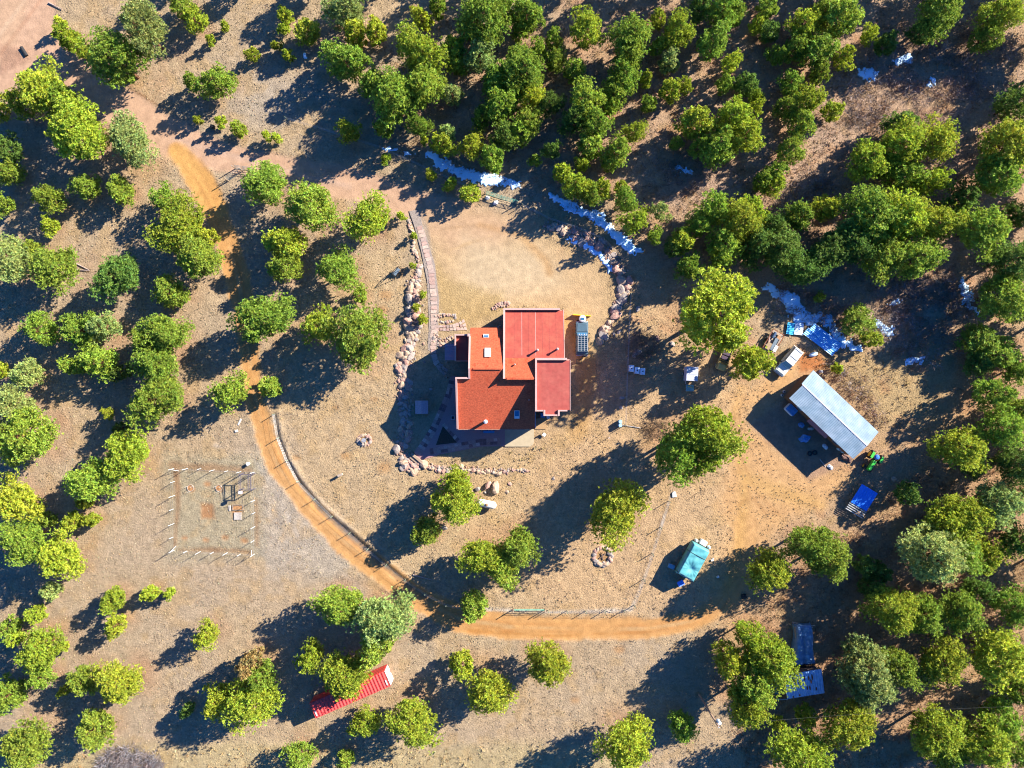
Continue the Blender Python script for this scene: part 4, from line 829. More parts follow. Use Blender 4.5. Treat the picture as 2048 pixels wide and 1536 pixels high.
obj('wall', MB().box(-.8, .8, -.9, .9, -.1, 1.0), DWOOD, kn)
for s in (-1, 1): obj('roof', MB().prism([(0, -1.0), (s*.98, -1.0), (s*.98, 1.0), (0, 1.0)], [1.3, .9, .9, 1.3], [1.37, .97, .97, 1.37]), M('hut_roof', (.30, .25, .28), .8, noise=.1), kn)
obj('door', MB().box(-.3, .3, -.94, -.9, 0, .8), WOOD, kn)
be = T_('bench', 'blue and rust coloured bench under the lower eave of the house', 'bench', 978, 863)
obj('seat', MB().box(-.85, .85, -.22, .22, .38, .45), M('bench_blue', (.05, .20, .42), .5), be); obj('backrest', MB().box(-.85, .85, .2, .26, .5, .9), RUSTY, be)
for x in (-.7, .7): obj('leg', MB().box(x-.04, x+.04, -.2, .2, 0, .38), DARK, be)
ac = T_('utility_box', 'small square metal box frame on the terrace beside the left wall', 'box', 906, 835)
obj('frame', MB().box(-.28, .28, -.3, -.22, .1, .5).box(-.28, .28, .22, .3, .1, .5).box(-.28, -.2, -.22, .22, .1, .5).box(.2, .28, -.22, .22, .1, .5), METAL, ac); obj('core', MB().box(-.2, .2, -.22, .22, .1, .35), DARK, ac)
hr = T_('hose_coil', 'grey hose coil on the ground in the shade above the orange roof', 'hose', 1000, 655)
obj('coil', MB().path([(.3*math.cos(t*.3925), .3*math.sin(t*.3925), .08+.004*t) for t in range(33)], .04, 5), METAL, hr)
for px, py, rz, lb in ((1096, 834, .3, 'white plastic chair tucked under the small roof bay'), (1088, 869, .9, 'overturned white plastic chair on the grass right of the patio')):
    ch = T_('plastic_chair', lb, 'chair', px, py, rz)
    obj('seat', MB().box(-.25, .25, -.25, .25, .36, .42), WHITE, ch, bevel=.02); obj('backrest', MB().box(-.25, .25, .22, .28, .42, .85), WHITE, ch, bevel=.02)
    for a in (-.21, .21):
        for b in (-.21, .21): obj('leg', MB().tube((a, b, 0), (a, b, .37), .025), WHITE, ch)
bt = T_('crate', 'blue crate in the dark corner right of the main roof', 'crate', 1085, 830); obj('body', MB().box(-.3, .3, -.35, .35, 0, .8), M('crate_blue', (.06, .22, .45), .5), bt, bevel=.03); obj('lid', MB().box(-.33, .33, -.38, .38, .8, .86), MATS["crate_blue"], bt)

# ------------------------------------------------------------------ vehicles
def wheel(parent, x, y, r, w_, rimm=METAL, tz=None):
    o = obj('wheel', MB().lathe([(r*.9, -w_/2), (r, -w_/2+.04), (r, w_/2-.04), (r*.9, w_/2)], 20, 'x'), DARK, parent, (x, y, r), math.pi/2, smoothf=False)
    obj('rim', MB().lathe([(r*.58, -w_/2-.012), (r*.58, w_/2+.012)], 14, 'x'), rimm, o); return o
def suv(nm, label, px, py, rot, L, Wd, body, roofm, hood_l, cab_end, h=1.85, glass=GLASS, belt=1.05):
    t = T_(nm, label, 'car', px, py, rot); x0, x1 = -L/2, L/2; hw = Wd/2; hx = x1-hood_l; cr = x0+cab_end
    obj('body', MB().side([(x0, .45), (x0+.08, belt), (hx+.1, belt+.02), (x1-.12, belt-.12), (x1, .75), (x1, .42), (x1-.3, .35), (x0+.3, .35)], -hw, hw, .05, .8), body, t, bevel=.05)
    obj('hood', MB().prism([(hx+.12, -hw+.16), (x1-.2, -hw+.24), (x1-.2, hw-.24), (hx+.12, hw-.16)], [belt-.05, belt-.15, belt-.15, belt-.05], [belt+.06, belt-.04, belt-.04, belt+.06]), body, t, bevel=.02)
    wsx = hx-.62; top = h
    cb = MB(); a = hw-.08; b = hw-.2
    cb.add([(cr, -a, belt), (hx, -a, belt), (hx, a, belt), (cr, a, belt), (cr+.18, -b, top-.06), (wsx, -b, top-.06), (wsx, b, top-.06), (cr+.18, b, top-.06)], [[3, 2, 1, 0], [4, 5, 6, 7], [0, 1, 5, 4], [1, 2, 6, 5], [2, 3, 7, 6], [3, 0, 4, 7]])
    obj('cabin', cb, body, t)
    obj('roof', MB().prism([(cr+.12, -b-.03), (wsx+.05, -b-.03), (wsx+.05, b+.03), (cr+.12, b+.03)], top-.058, top), roofm, t, bevel=.03)
    def quad(nm2, P, off): 
        n = (Vector(P[1])-Vector(P[0])).cross(Vector(P[2])-Vector(P[0])).normalized()*off
        obj(nm2, MB().add([tuple(Vector(p)+n) for p in P]+[tuple(Vector(p)-n*.5) for p in P], [[0, 1, 2, 3], [7, 6, 5, 4], [0, 4, 5, 1], [1, 5, 6, 2], [2, 6, 7, 3], [3, 7, 4, 0]]), glass, t)
    lp = lambda p, q, s: tuple(p[i]+(q[i]-p[i])*s for i in range(3))
    A0, A1, B1, B0 = (hx, -a, belt), (hx, a, belt), (wsx, b, top-.06), (wsx, -b, top-.06)
    quad('windscreen', [lp(lp(A0, A1, .06), lp(B0, B1, .06), .12), lp(lp(A0, A1, .94), lp(B0, B1, .94), .12), lp(lp(A0, A1, .94), lp(B0, B1, .94), .93), lp(lp(A0, A1, .06), lp(B0, B1, .06), .93)], .012)
    R0, R1, S1, S0 = (cr, a, belt), (cr, -a, belt), (cr+.18, -b, top-.06), (cr+.18, b, top-.06)
    quad('rear_window', [lp(lp(R0, R1, .1), lp(S0, S1, .1), .15), lp(lp(R0, R1, .9), lp(S0, S1, .9), .15), lp(lp(R0, R1, .9), lp(S0, S1, .9), .85), lp(lp(R0, R1, .1), lp(S0, S1, .1), .85)], .012)
    for s in (-1, 1):
        n = 3; 
        for k in range(n):
            f0 = .04+k*.32; f1 = f0+.28; P0, P1 = (cr, s*a, belt), (hx, s*a, belt); Q0, Q1 = (cr+.18, s*b, top-.06), (wsx, s*b, top-.06)
            q = [lp(lp(P0, P1, f0), lp(Q0, Q1, f0), .14), lp(lp(P0, P1, f1), lp(Q0, Q1, f1), .14), lp(lp(P0, P1, f1), lp(Q0, Q1, f1), .88), lp(lp(P0, P1, f0), lp(Q0, Q1, f0), .88)]
            quad('side_window', q if s < 0 else q[::-1], .012)
        wheel(t, x1-.95, s*(hw-.12), .4, .26); wheel(t, x0+.95, s*(hw-.12), .4, .26)
        obj('mirror', MB().box(hx-.25, hx-.1, min(s*hw, s*(hw+.2)), max(s*hw, s*(hw+.2)), belt, belt+.17), DARK, t)
        obj('headlight', MB().box(x1-.02, x1+.03, s*(hw-.35)-.13, s*(hw-.35)+.13, .68, .86), SKYL, t); obj('tail_light', MB().box(x0-.03, x0+.02, s*(hw-.15)-.08, s*(hw-.15)+.08, .65, .95), M('lamp_red', (.4, .02, .02), .3), t)
    obj('bumper', MB().box(x1, x1+.14, -hw+.05, hw-.05, .42, .62), METAL, t, bevel=.03); obj('bumper', MB().box(x0-.14, x0, -hw+.05, hw-.05, .42, .62), METAL, t, bevel=.03)
    return t
DBL = M('paint_slate', (.055, .10, .135), .35, spec=.6, noise=.05, second=(.05, .07, .09), smix=(.5, .75)); WPA = M('paint_white', (.60, .61, .56), .4, spec=.5, noise=.04)
s1 = suv('parked_car', 'dark blue-grey SUV with a long roof rack parked right of the house', 1163, 678, math.pi/2, 5.0, 1.92, DBL, M('paint_dark', (.018, .05, .08), .3, spec=.6), 1.55, .35, 1.9)
rk_ = MB()
for y in (-.72, .72): rk_.tube((-1.95, y, 2.02), (.35, y, 2.02), .03)
for i in range(9): rk_.tube((-1.95+i*.287, -.72, 2.02), (-1.95+i*.287, .72, 2.02), .02)
for y in (-.25, .25): rk_.tube((-1.95, y, 2.02), (.35, y, 2.02), .02)
for x in (-1.9, -.8, .3):
    for y in (-.7, .7): rk_.tube((x, y, 1.86), (x, y, 2.02), .025)
obj('roof_rack', rk_, METAL, s1)
for y in (-.55, -.2, .2, .55): obj('roof_lamp', MB().lathe([(.08, 0), (.11, .04), (.11, .12)], 10, 'x'), WHITE, s1, (.52, y, 2.0))
sp = obj('spare_wheel', MB().lathe([(.30, -.12), (.38, -.1), (.38, .1), (.3, .12)], 18, 'x'), DARK, s1, (-2.72, -.35, .95)); obj('rim', MB().lathe([(.2, -.13), (.2, .13)], 12, 'x'), METAL, sp)
s2 = suv('parked_car', 'old white SUV parked diagonally beside the barn', 1573, 723, math.atan2(-47, -38), 4.7, 1.75, WPA, WPA, 1.35, .06, 1.8, GLASS)
for x in (-1.9, -.6): obj('roof_rail', MB().box(x-.03, x+.03, -.62, .62, 1.8, 1.86), METAL, s2)
plw = T_('snow_plough', 'yellow blade plough with white hopper in front of the dark SUV', 'plough', 1163, 634, 0)
bl = [( -1.45, .3), (1.3, .0)]; YEL = M('plough_yellow', (.75, .42, .02), .5, noise=.08)
obj('blade', MB().prism([(-1.4, .22), (1.4, .02), (1.4, .16), (-1.4, .38)], .05, .75), YEL, plw, bevel=.03)
obj('hopper', MB().lathe([(.2, .3), (.5, .55), (.56, .95), (.45, 1.1), (.2, 1.15)], 16), WHITE, plw, (.05, -.35, 0)); obj('lid', MB().box(-.2, .3, -.55, -.2, 1.12, 1.18), GLASS, plw)
obj('frame', MB().box(-.06, .06, -1.1, .1, .3, .4).box(-.35, .35, -.4, -.3, .25, .38), DARK, plw)
for x in (-.5, .5): wheel(plw, x, -.55, .22, .16)
fr = T_('wire_stand', 'small black wire frame standing behind the dark SUV', 'stand', 1157, 723)
f = MB()
for a in (-.35, .35):
    for b in (-.3, .3): f.tube((a, b, 0), (a, b, .9), .03)
for z in (.45, .9): f.path([(-.35, -.3, z), (.35, -.3, z), (.35, .3, z), (-.35, .3, z), (-.35, -.3, z)], .03)
f.tube((-.35, -.3, .9), (.35, .3, .9), .02); obj('frame', f, DARK, fr)
# tan open jeep under the tree
TAN = M('paint_tan', (.46, .36, .15), .6, noise=.12); VIO = M('seat_violet', (.06, .04, .07), .7)
jp = T_('open_jeep', 'old tan open jeep with dark seats half under the big pine', 'jeep', 1446, 717, math.atan2(-44, -17))
obj('body', MB().box(-2.0, .95, -.75, -.66, .5, 1.0).box(-2.0, .95, .66, .75, .5, 1.0).box(-2.0, -1.92, -.66, .66, .5, 1.0).box(-2.0, .95, -.66, .66, .42, .5), TAN, jp)
obj('hood', MB().side([(.95, .5), (.95, 1.08), (1.85, .98), (1.9, .5)], -.62, .62, .06, .8), TAN, jp, bevel=.05); obj('windscreen', MB().box(.55, .62, -.68, .68, 1.0, 1.35), DARK, jp)
obj('seat', MB().box(-.35, .2, -.55, .55, .5, .85), VIO, jp, bevel=.04); obj('bed_cover', MB().box(-1.85, -.5, -.6, .6, .5, .88), VIO, jp, bevel=.03); obj('fender', MB().box(1.0, 1.8, -.82, -.62, .6, .75).box(1.0, 1.8, .62, .82, .6, .75), TAN, jp)
for x in (-1.3, 1.35):
    for s in (-1, 1): wheel(jp, x, s*.74, .37, .2)
# junk trailer
tr = T_('utility_trailer', 'rusty open trailer full of boards between the big pine and blue sheets', 'trailer', 1542, 685, math.atan2(-31, -18))
obj('deck', MB().box(-1.75, 1.6, -.95, .95, .55, .63), WOOD, tr)
for s in (-1, 1):
    obj('rail', MB().box(-1.75, 1.6, s*.95-.04, s*.95+.04, .9, 1.0).box(-1.75, -1.67, s*.95-.04, s*.95+.04, .55, 1.0).box(1.52, 1.6, s*.95-.04, s*.95+.04, .55, 1.0), RUSTY, tr); wheel(tr, -.2, s*1.05, .34, .2)
obj('rail', MB().box(-1.79, -1.71, -.9, .9, .9, 1.0), RUSTY, tr); obj('drawbar', MB().tube((1.6, 0, .5), (2.4, 0, .4), .05), RUSTY, tr)
x, y = W(1542, 685)
def junk(nm, label, cat, px, py, rot, mb, mt, z=.0, bevel=0): 
    x, y = W(px, py); return obj(nm, mb, mt, None, (x, y, gz(x, y)+z), rot, bevel=bevel, label=label, cat=cat)
tr_rot = math.atan2(-31, -18)
junk('plywood_sheet', 'tan plywood sheet lying in the junk trailer', 'board', 1533, 692, tr_rot, MB().box(-.5, .6, -.35, .35, 0, .08), M('plywood', A(206, 170, 130), .9, noise=.1), .95)
junk('metal_sheet', 'grey metal sheet lying along the junk trailer', 'metal sheet', 1544, 689, tr_rot+.05, MB().box(-1.0, 1.0, -.25, .25, 0, .06), M('sheet_slate', (.16, .20, .23), .4, .3), .95)
junk('white_board', 'white board across the low end of the junk trailer', 'board', 1546, 698, tr_rot, MB().box(-.5, .5, -.25, .25, 0, .07), WHITE, 1.0)
junk('cardboard_box', 'tan box at the upper right corner of the junk trailer', 'box', 1553, 676, tr_rot, MB().box(-.3, .3, -.25, .25, 0, .35), M('cardboard', A(222, 160, 110), .9), .63, .02)
junk('pale_box', 'pale crate left of the metal sheet in the trailer', 'box', 1535, 680, tr_rot+.3, MB().box(-.45, .45, -.1, .1, 0, .25), M('cardboard2', A(230, 190, 170), .9), .63, .02)
junk('tool_roll', 'dark blue bundle at the upper end of the trailer', 'bundle', 1544, 671, tr_rot, MB().lathe([(.1, -.5), (.22, -.45), (.22, .45), (.1, .5)], 10, 'x'), M('bundle_blue', (.04, .08, .16), .8), .85)
# tractor
tk = T_('tractor', 'green tractor with yellow wheels parked at the end of the barn', 'tractor', 1740, 921, math.atan2(-24, -14))
GRN = M('tractor_green', (.05, .42, .05), .4, spec=.5); YW = M('tractor_yellow', (.70, .50, .05), .5)
obj('hood', MB().side([(-.1, .9), (-.1, 1.5), (1.5, 1.35), (1.6, .8)], -.3, .3, .05, 1.0), GRN, tk, bevel=.06); obj('chassis', MB().box(-.9, 1.5, -.22, .22, .5, .9), M('tractor_dark', (.03, .05, .03), .6), tk)
obj('seat_cover', MB().lathe([(.05, 0), (.36, .06), (.40, .3), (.25, .48), (.06, .52)], 14), M('cover_blue', (.03, .14, .55), .6), tk, (-.75, 0, 1.05)); obj('steering_wheel', MB().path([(-.2+.18*math.cos(a*.785)*.6, .18*math.sin(a*.785), 1.6+.1*math.cos(a*.785)) for a in range(9)], .02), DARK, tk)
obj('exhaust', MB().tube((.8, -.12, 1.4), (.8, -.12, 2.0), .04), DARK, tk)
for s in (-1, 1):
    wheel(tk, -.75, s*.78, .72, .36, YW); wheel(tk, 1.25, s*.6, .38, .2, YW)
    obj('fender', MB().box(-1.2, -.25, s*.78-.2, s*.78+.2, 1.42, 1.48), GRN, tk)
obj('wheel_weight', MB().tube((-.75, -.55, .72), (-.75, .55, .72), .12), YW, tk)
# red container
x0, y0 = -24.25, -46.5
cr = thing('shipping_container', 'long red shipping container with white end doors under the pines', 'container', (x0, y0, 0), math.atan2(4.9, 11.3))
RED = M('container_red', (.60, .055, .05), .5, noise=.1, nscale=2)
obj('frame', MB().box(-6.1, 6.1, -1.22, -1.16, .0, 2.6).box(-6.1, 6.1, 1.16, 1.22, .0, 2.6).box(-6.1, -6.04, -1.16, 1.16, 0, 2.6).box(-6.04, 6.04, -1.16, 1.16, .0, .15), RED, cr)
obj('roof', MB().corr(-6.02, 6.0, -1.2, 1.2, .5, .07, 2.57, 2.57), RED, cr)
for s in (-1, 1):
    obj('side_panel', MB().corr(-6.0, 6.0, .15, 2.5, .28, .03, 0, 0), RED, cr, (0, s*1.25, 0)).rotation_euler = (math.pi/2, 0, 0)
    d = obj('door', MB().box(6.1, 6.16, min(s*.04, s*1.14), max(s*.04, s*1.14), .1, 2.5), M('door_white', (.78, .70, .70), .5, noise=.05, second=(.6, .12, .1), smix=(.56, .62), sscale=3), cr)
    obj('lock_rod', MB().tube((6.19, s*.5, .1), (6.19, s*.5, 2.5), .025), WHITE, d)
    obj('roof_marking', MB().box(s*5.75-.1, s*5.75+.1, -.9, -.1, 2.66, 2.675), WHITE, cr)
# propane tank
pt = T_('propane_tank', 'white capsule shaped propane tank with a rusty lid', 'tank', 974, 1006, math.radians(-12))
obj('shell', MB().lathe([(.02, -1.5), (.3, -1.42), (.52, -1.2), (.58, -1.0), (.58, 1.0), (.52, 1.2), (.3, 1.42), (.02, 1.5)], 24, 'x'), M('tank_white', (.66, .64, .60), .5, noise=.08, second=(.40, .30, .24), smix=(.62, .72), sscale=3), pt, (0, 0, .95), smoothf=True)
obj('lid', MB().lathe([(.2, 1.45), (.22, 1.65), (.12, 1.72)], 12), M('lid_rust', A(206, 150, 110), .8), pt)
for x in (-.9, .9): obj('leg', MB().box(x-.08, x+.08, -.35, .35, -.05, .5), METAL, pt)
# ------------------------------------------------------------------ barn
bx, by = (44.9+54.3+50.75+41.25)/4, (1.7-7.1-11.1-2.0)/4
bn = thing('barn', 'long wooden barn with a pale corrugated metal gable roof', 'barn', (bx, by, 0), math.atan2(-9.0, 9.5))
GALV = M('galvanised', (.18, .26, .33), .5, noise=.08, nscale=1, second=(.25, .31, .37), sscale=.5, smix=(.4, .7))
Lb, Wb = 6.55, 2.65
obj('wall', MB().prism([(-Lb+.25, -Wb+.25), (Lb-.25, -Wb+.25), (Lb-.25, 0), (Lb-.25, Wb-.25), (-Lb+.25, Wb-.25), (-Lb+.25, 0)], -.3, [3.25, 3.25, 3.65, 3.25, 3.25, 3.65]), TIMB, bn)
for i in range(15):
    z = .1+i*.21; obj('plank', MB().box(-Lb+.21, -Lb+.25, -Wb+.22, Wb-.22, z, z+.03), M('plank_tan', (.34, .17, .07), .9), bn)
for s, e in ((-1, 0), (1, .0)):
    r_ = MB().corr(-Lb-(.25 if s > 0 else 0), Lb, 0, Wb+.1, .3, .022, 3.8, 3.4)
    o = obj('roof', r_, GALV, bn)
    if s < 0: o.scale = (1, -1, 1)
obj('ridge_cap', MB().box(-Lb-.1, Lb, -.10, .10, 3.79, 3.835), M('ridge_pale', (.42, .42, .44), .5), bn)
for x, w_ in ((-3.9, .8), (3.6, .9)):
    wn = obj('window', MB().box(x-w_/2, x+w_/2, -Wb+.19, -Wb+.25, 1.4, 2.3), WHITE, bn); obj('pane', MB().box(x-w_/2+.07, x+w_/2-.07, -Wb+.17, -Wb+.19, 1.47, 2.23), GLASS, wn)
obj('awning', MB().prism([(-1.9, -Wb-.45), (1.9, -Wb-.45), (1.9, -Wb+.24), (-1.9, -Wb+.24)], [2.2, 2.2, 2.5, 2.5], [2.25, 2.25, 2.55, 2.55]), M('awning_pink', (.55, .20, .17), .8), bn)
obj('door', MB().box(-.6, .6, -Wb+.18, -Wb+.25, 0, 2.1), DWOOD, bn)
TARP = M('tarp_blue', (.10, .26, .52), .5, noise=.15, nscale=3, bump=.05, bscale=4); BW = M('bin_white', (.6, .64, .68), .5)
ht = T_('hot_tub', 'blue covered tub with a pale rim beside the barn wall', 'tub', 1579, 819, math.atan2(-9, 9))
obj('shell', MB().box(-.85, .85, -.65, .65, 0, .75), BW, ht, bevel=.2); obj('cover', MB().box(-.75, .85, -.55, .6, .75, .83), TARP, ht, bevel=.03)
def heap(nm, label, cat, px, py, sx, sy, h, mt, seed, rot=0, sub=3):
    import bmesh
    bm = bmesh.new(); bmesh.ops.create_icosphere(bm, subdivisions=sub, radius=1); r = random.Random(seed); ph = [r.uniform(0, 6) for _ in range(6)]
    for v in bm.verts:
        k = 1+.16*math.sin(v.co.x*5+ph[0])*math.sin(v.co.y*4+ph[1])+.1*math.sin(v.co.x*11+ph[2]+v.co.y*9)+.06*r.uniform(-1, 1)
        v.co.x *= k*sx; v.co.y *= k*sy; v.co.z = max(-.05, v.co.z)*h*k
    me = bpy.data.meshes.new(nm); bm.to_mesh(me); bm.free(); me.materials.append(mt)
    x, y = W(px, py); return obj(nm, me, None, None, (x, y, gz(x, y)), rot, label=label, cat=cat)
heap('tarp_pile', 'largest crumpled blue tarp heap in the shade of the barn', 'tarp', 1608, 877, .9, .6, .6, TARP, 1, .4)
heap('tarp_pile', 'small blue tarp bundle between the tub and the large heap', 'tarp', 1602, 850, .45, .4, .5, TARP, 2)
heap('sack_pile', 'grey sack heap close to the barn door', 'sack', 1621, 857, .5, .3, .5, METAL, 3)
heap('scrap_pile', 'scattered pale scrap halfway along the barn shade', 'scrap', 1650, 893, .5, .3, .3, BW, 4, -.8)
heap('scrap_pile', 'dark junk heap at the lower corner of the barn', 'scrap', 1692, 916, 1.0, .5, .5, M('junk_dark', (.12, .07, .06), .9, noise=.4), 5, -.5)
heap('scrap_pile', 'white scrap at the sunny edge of the barn shadow', 'scrap', 1660, 934, .5, .3, .25, WHITE, 6, -.7)
heap('scrap_pile', 'little white rag above the barn end', 'rag', 1642, 743, .35, .2, .15, WHITE, 7)
for i, (px, py, lb) in enumerate(((1562, 790, 'left of two round cans at the barn corner'), (1566, 783, 'right of two round cans at the barn corner'))):
    b = T_('can', lb, 'can', px, py); obj('body', MB().lathe([(.2, 0), (.22, .5), (.16, .56)], 12), METAL, b); obj('rim', MB().lathe([(.12, .56), (.12, .6)], 10), DARK, b)
for px, py, lb in ((1676, 897, 'left one of two pale barrels at the barn wall'), (1684, 902, 'right one of two pale barrels at the barn wall')):
    b = T_('barrel', lb, 'barrel', px, py); obj('body', MB().lathe([(.27, 0), (.3, .4), (.27, .85)], 14), M('barrel_pale', (.40, .60, .62), .5), b); obj('lid', MB().lathe([(.24, .85), (.24, .89)], 12), METAL, b)
for px, py, lb in ((1619, 907, 'left old tyre lying in the barn shadow'), (1629, 905, 'right old tyre lying in the barn shadow')):
    junk('tyre', lb, 'tyre', px, py, 0, MB().path([(.3*math.cos(a*.524), .3*math.sin(a*.524), .1) for a in range(13)], .09, 6), DARK)
ld = junk('pole', 'white pole lying across the barn shadow', 'pole', 1645, 926, -.9, MB().tube((-.7, 0, .08), (.7, 0, .08), .04), WHITE)
rng_r = T_('slatted_rack', 'sky-tinted blue metal sheet on a rack with white slats at its lower end', 'rack', 1719, 997, math.radians(-31))
BLU = M('sheet_sky_tint', (.03, .20, .78), .45, noise=.05)  # bright blue base holds the sky light seen on shaded metal
obj('sheet', MB().corr(-1.4, 1.4, -1.25, 1.95, .35, .03, 1.0, 1.15), BLU, rng_r)
for i in range(4): obj('slat', MB().box(-1.5, 1.45, -1.5-.33*i, -1.4-.33*i, .95-.03*i, 1.02-.03*i), WHITE, rng_r)
for a in (-1.3, 1.3):
    for b in (-2.4, 1.8): obj('post', MB().box(a-.05, a+.05, b-.05, b+.05, -.1, .93), WOOD, rng_r)
# corrugated sheets on the ground
def sheet(label, P, z, mt, group='loose corrugated sheets'):
    pts = [Vector(W(x, y)) for x, y in P]; c = sum(pts, Vector((0, 0)))/4; d = pts[1]-pts[0]; e = pts[3]-pts[0]
    L, Wd = d.length, e.length; o = obj('metal_sheet', MB().corr(-Wd/2, Wd/2, -L/2, L/2, .28, .03, z, z), mt, None, (c.x, c.y, 0), math.atan2(d.y, d.x)-math.pi/2, label=label, cat='metal sheet', group=group); return o
SHB = M('sheet_galv_sky_tint', (.10, .36, .74), .4, noise=.08, nscale=1.2)  # grey galvanised metal; its blue is sky reflection painted into the base
sheet('long sky-tinted blue corrugated sheet lying diagonally above the barn', [(1616, 656), (1674, 700), (1660, 712), (1604, 667)], .35, SHB)
sheet('second long sky-tinted blue sheet overlapping the diagonal one', [(1627, 647), (1683, 690), (1672, 704), (1613, 659)], .42, SHB)
sheet('turquoise sky-tinted corrugated sheet left of the long diagonal ones', [(1576, 645), (1590, 647), (1584, 670), (1568, 667)], .3, M('sheet_galv_sky_teal', (.05, .42, .70), .4, noise=.08))  # the turquoise too is sky reflection put into the metal's colour
sheet('pale snowy corrugated sheet between turquoise and diagonal ones', [(1590, 646), (1607, 648), (1604, 669), (1585, 669)], .26, M('sheet_pale', (.50, .62, .78), .5, noise=.06))
bo = T_('dinghy', 'small pale blue upturned hull below the diagonal blue sheets', 'dinghy', 1626, 709, .3); obj('hull', MB().lathe([(.02, -.75), (.3, -.4), (.36, .2), (.25, .6), (.05, .7)], 12, 'x'), M('hull_pale', (.45, .60, .75), .5), bo, (0, 0, .1), smoothf=True)
# ------------------------------------------------------------------ totes, box trailer
for px, py, rz, lb in ((1261, 737, -.08, 'leftmost of three white plastic totes'), (1272, 741, -.1, 'middle one of three white plastic totes'), (1283, 743, -.05, 'rightmost of three white plastic totes')):
    t = T_('plastic_tote', lb, 'tote', px, py, rz, 'white totes in a row'); obj('tank', MB().box(-.36, .36, -.5, .5, .15, 1.1), M('tote_white', (.60, .68, .76), .4), t, bevel=.06); obj('pallet', MB().box(-.37, .37, -.5, .5, 0, .14), WOOD, t); obj('cap', MB().lathe([(.1, 1.1), (.1, 1.15)], 10), DARK, t)
bt = T_('box_trailer', 'small white box trailer with a ridge across its roof', 'trailer', 1377, 748, math.radians(-3))
obj('body', MB().box(-.85, .85, -1.05, 1.05, .4, 2.2), M('box_grey', (.42, .40, .44), .5), bt, bevel=.03); obj('roof', MB().box(-.87, .87, -1.07, 1.07, 2.2, 2.28), M('roof_lavender_shaded', (.40, .42, .52), .4), bt, bevel=.03); obj('roof_rib', MB().box(-.86, .86, -.07, .02, 2.28, 2.31), WHITE, bt)  # pale roof colour darkened to include the shade lying on it
for s in (-1, 1): wheel(bt, s*.9, 0, .3, .16).rotation_euler = (0, 0, 0)
obj('drawbar', MB().path([(-.5, -1.0, .45), (-.5, -1.55, .4), (0, -1.6, .4)], .04), METAL, bt)
ct = T_('utility_cart', 'square greenish cart with a yellow hose just below the box trailer', 'cart', 1377, 776, 0)
obj('tray', MB().box(-.6, .6, -.5, .5, .7, .85), M('cart_green', (.20, .32, .30), .4), ct, bevel=.05); obj('hose', MB().path([(-.3, .25, .9), (0, .3, .9), (.2, .1, .9), (.4, .1, .9)], .05), M('hose_yellow', (.7, .55, .1), .6), ct)
for a in (-.5, .5):
    for b in (-.4, .4): obj('leg', MB().tube((a, b, 0), (a, b, .72), .03), METAL, ct)
for px, py, lb in ((1239, 843, 'upper blue water barrel'), (1239, 850, 'lower blue water barrel')):
    b = T_('barrel', lb+' standing right of the house', 'barrel', px, py); obj('body', MB().lathe([(.28, 0), (.31, .45), (.28, .9)], 14), M('barrel_blue', (.14, .34, .55), .4), b); obj('lid', MB().lathe([(.25, .9), (.25, .94)], 12), M('barrel_lid', (.3, .5, .66), .4), b)
junk('pipe', 'grey pipe lying from the blue barrels to the brush heap', 'pipe', 1263, 853, math.radians(-9), MB().tube((-1.35, 0, .1), (1.4, 0, .1), .045), METAL)
junk('hydrant', 'thin standing tap post below the blue barrels', 'post', 1217, 875, 0, MB().tube((0, 0, 0), (0, 0, .9), .035).box(-.12, .12, -.05, .05, .85, .95), M('tap', (.5, .42, .4), .6))
# ------------------------------------------------------------------ teal camper
TEAL = M('tarp_teal', (.075, .29, .32), .6, noise=.14, nscale=1.5, second=(.15, .38, .40), smix=(.5, .75), sscale=.7)
cp = T_('camper', 'boxy camper wrapped in a teal tarp tied with dark ropes', 'camper', 1380, 1118, math.atan2(-66, -36)+math.pi)
# local x runs from the lower-left end to the upper-right end
import bmesh
def drape():
    nxg, nyg = 44, 24; v = []; f = []
    for i in range(nxg+1):
        for j in range(nyg+1):
            a = -1+2*i/nxg; b = -1+2*j/nyg; ea = max(0, abs(a)-.93)/.07; eb = max(0, abs(b)-.84)/.16
            X = a*2.75*(1 if abs(a) <= .93 else .93/abs(a)*(1+.06*ea)); Y = b*1.35*(1 if abs(b) <= .84 else .84/abs(b)*(1+.18*eb))
            z = 2.45; dr = math.exp(-(((X+1.0)/.55)**2+((Y+.05)/.5)**2))*.30; z -= dr; z += .10*math.exp(-(((X-.2)/.6)**2+((Y)/.45)**2))
            th = math.atan2(Y+.05, X+1.0); rr_ = math.hypot(X+1.0, Y+.05); z += .035*math.sin(th*14)*math.exp(-abs(rr_-.7)/.5)
            z += .02*math.sin(X*6+Y*3); k = max(ea, eb); z -= 1.55*k**1.1
            v.append((X, Y, z)); 
    for i in range(nxg):
        for j in range(nyg): a = i*(nyg+1)+j; f.append([a, a+nyg+1, a+nyg+2, a+1])
    m = MB(); m.add(v, f); return m
cp.scale = (1.0, 1.12, 1.0)
tp = obj('tarp', drape(), TEAL, cp, smoothf=True); sd = tp.modifiers.new('thick', 'SOLIDIFY'); sd.thickness = .03
obj('body', MB().box(-2.45, 2.45, -1.08, 1.08, .45, 2.0), WHITE, cp)
for x in (-2.35, 1.2):
    obj('rope', MB().path([(x, -1.38, .95), (x, -1.17, 2.44), (x, 0, 2.52), (x, 1.17, 2.44), (x, 1.38, .95)], .03), DARK, cp)
for s in (-1, 1): wheel(cp, -.2, s*1.15, .34, .2)
junk('storage_box', 'largest white box at the upper end of the teal camper', 'box', 1405, 1084, cp.rotation_euler[2], MB().box(-.4, .4, -.55, .55, 0, .7), WHITE, 0, .05)
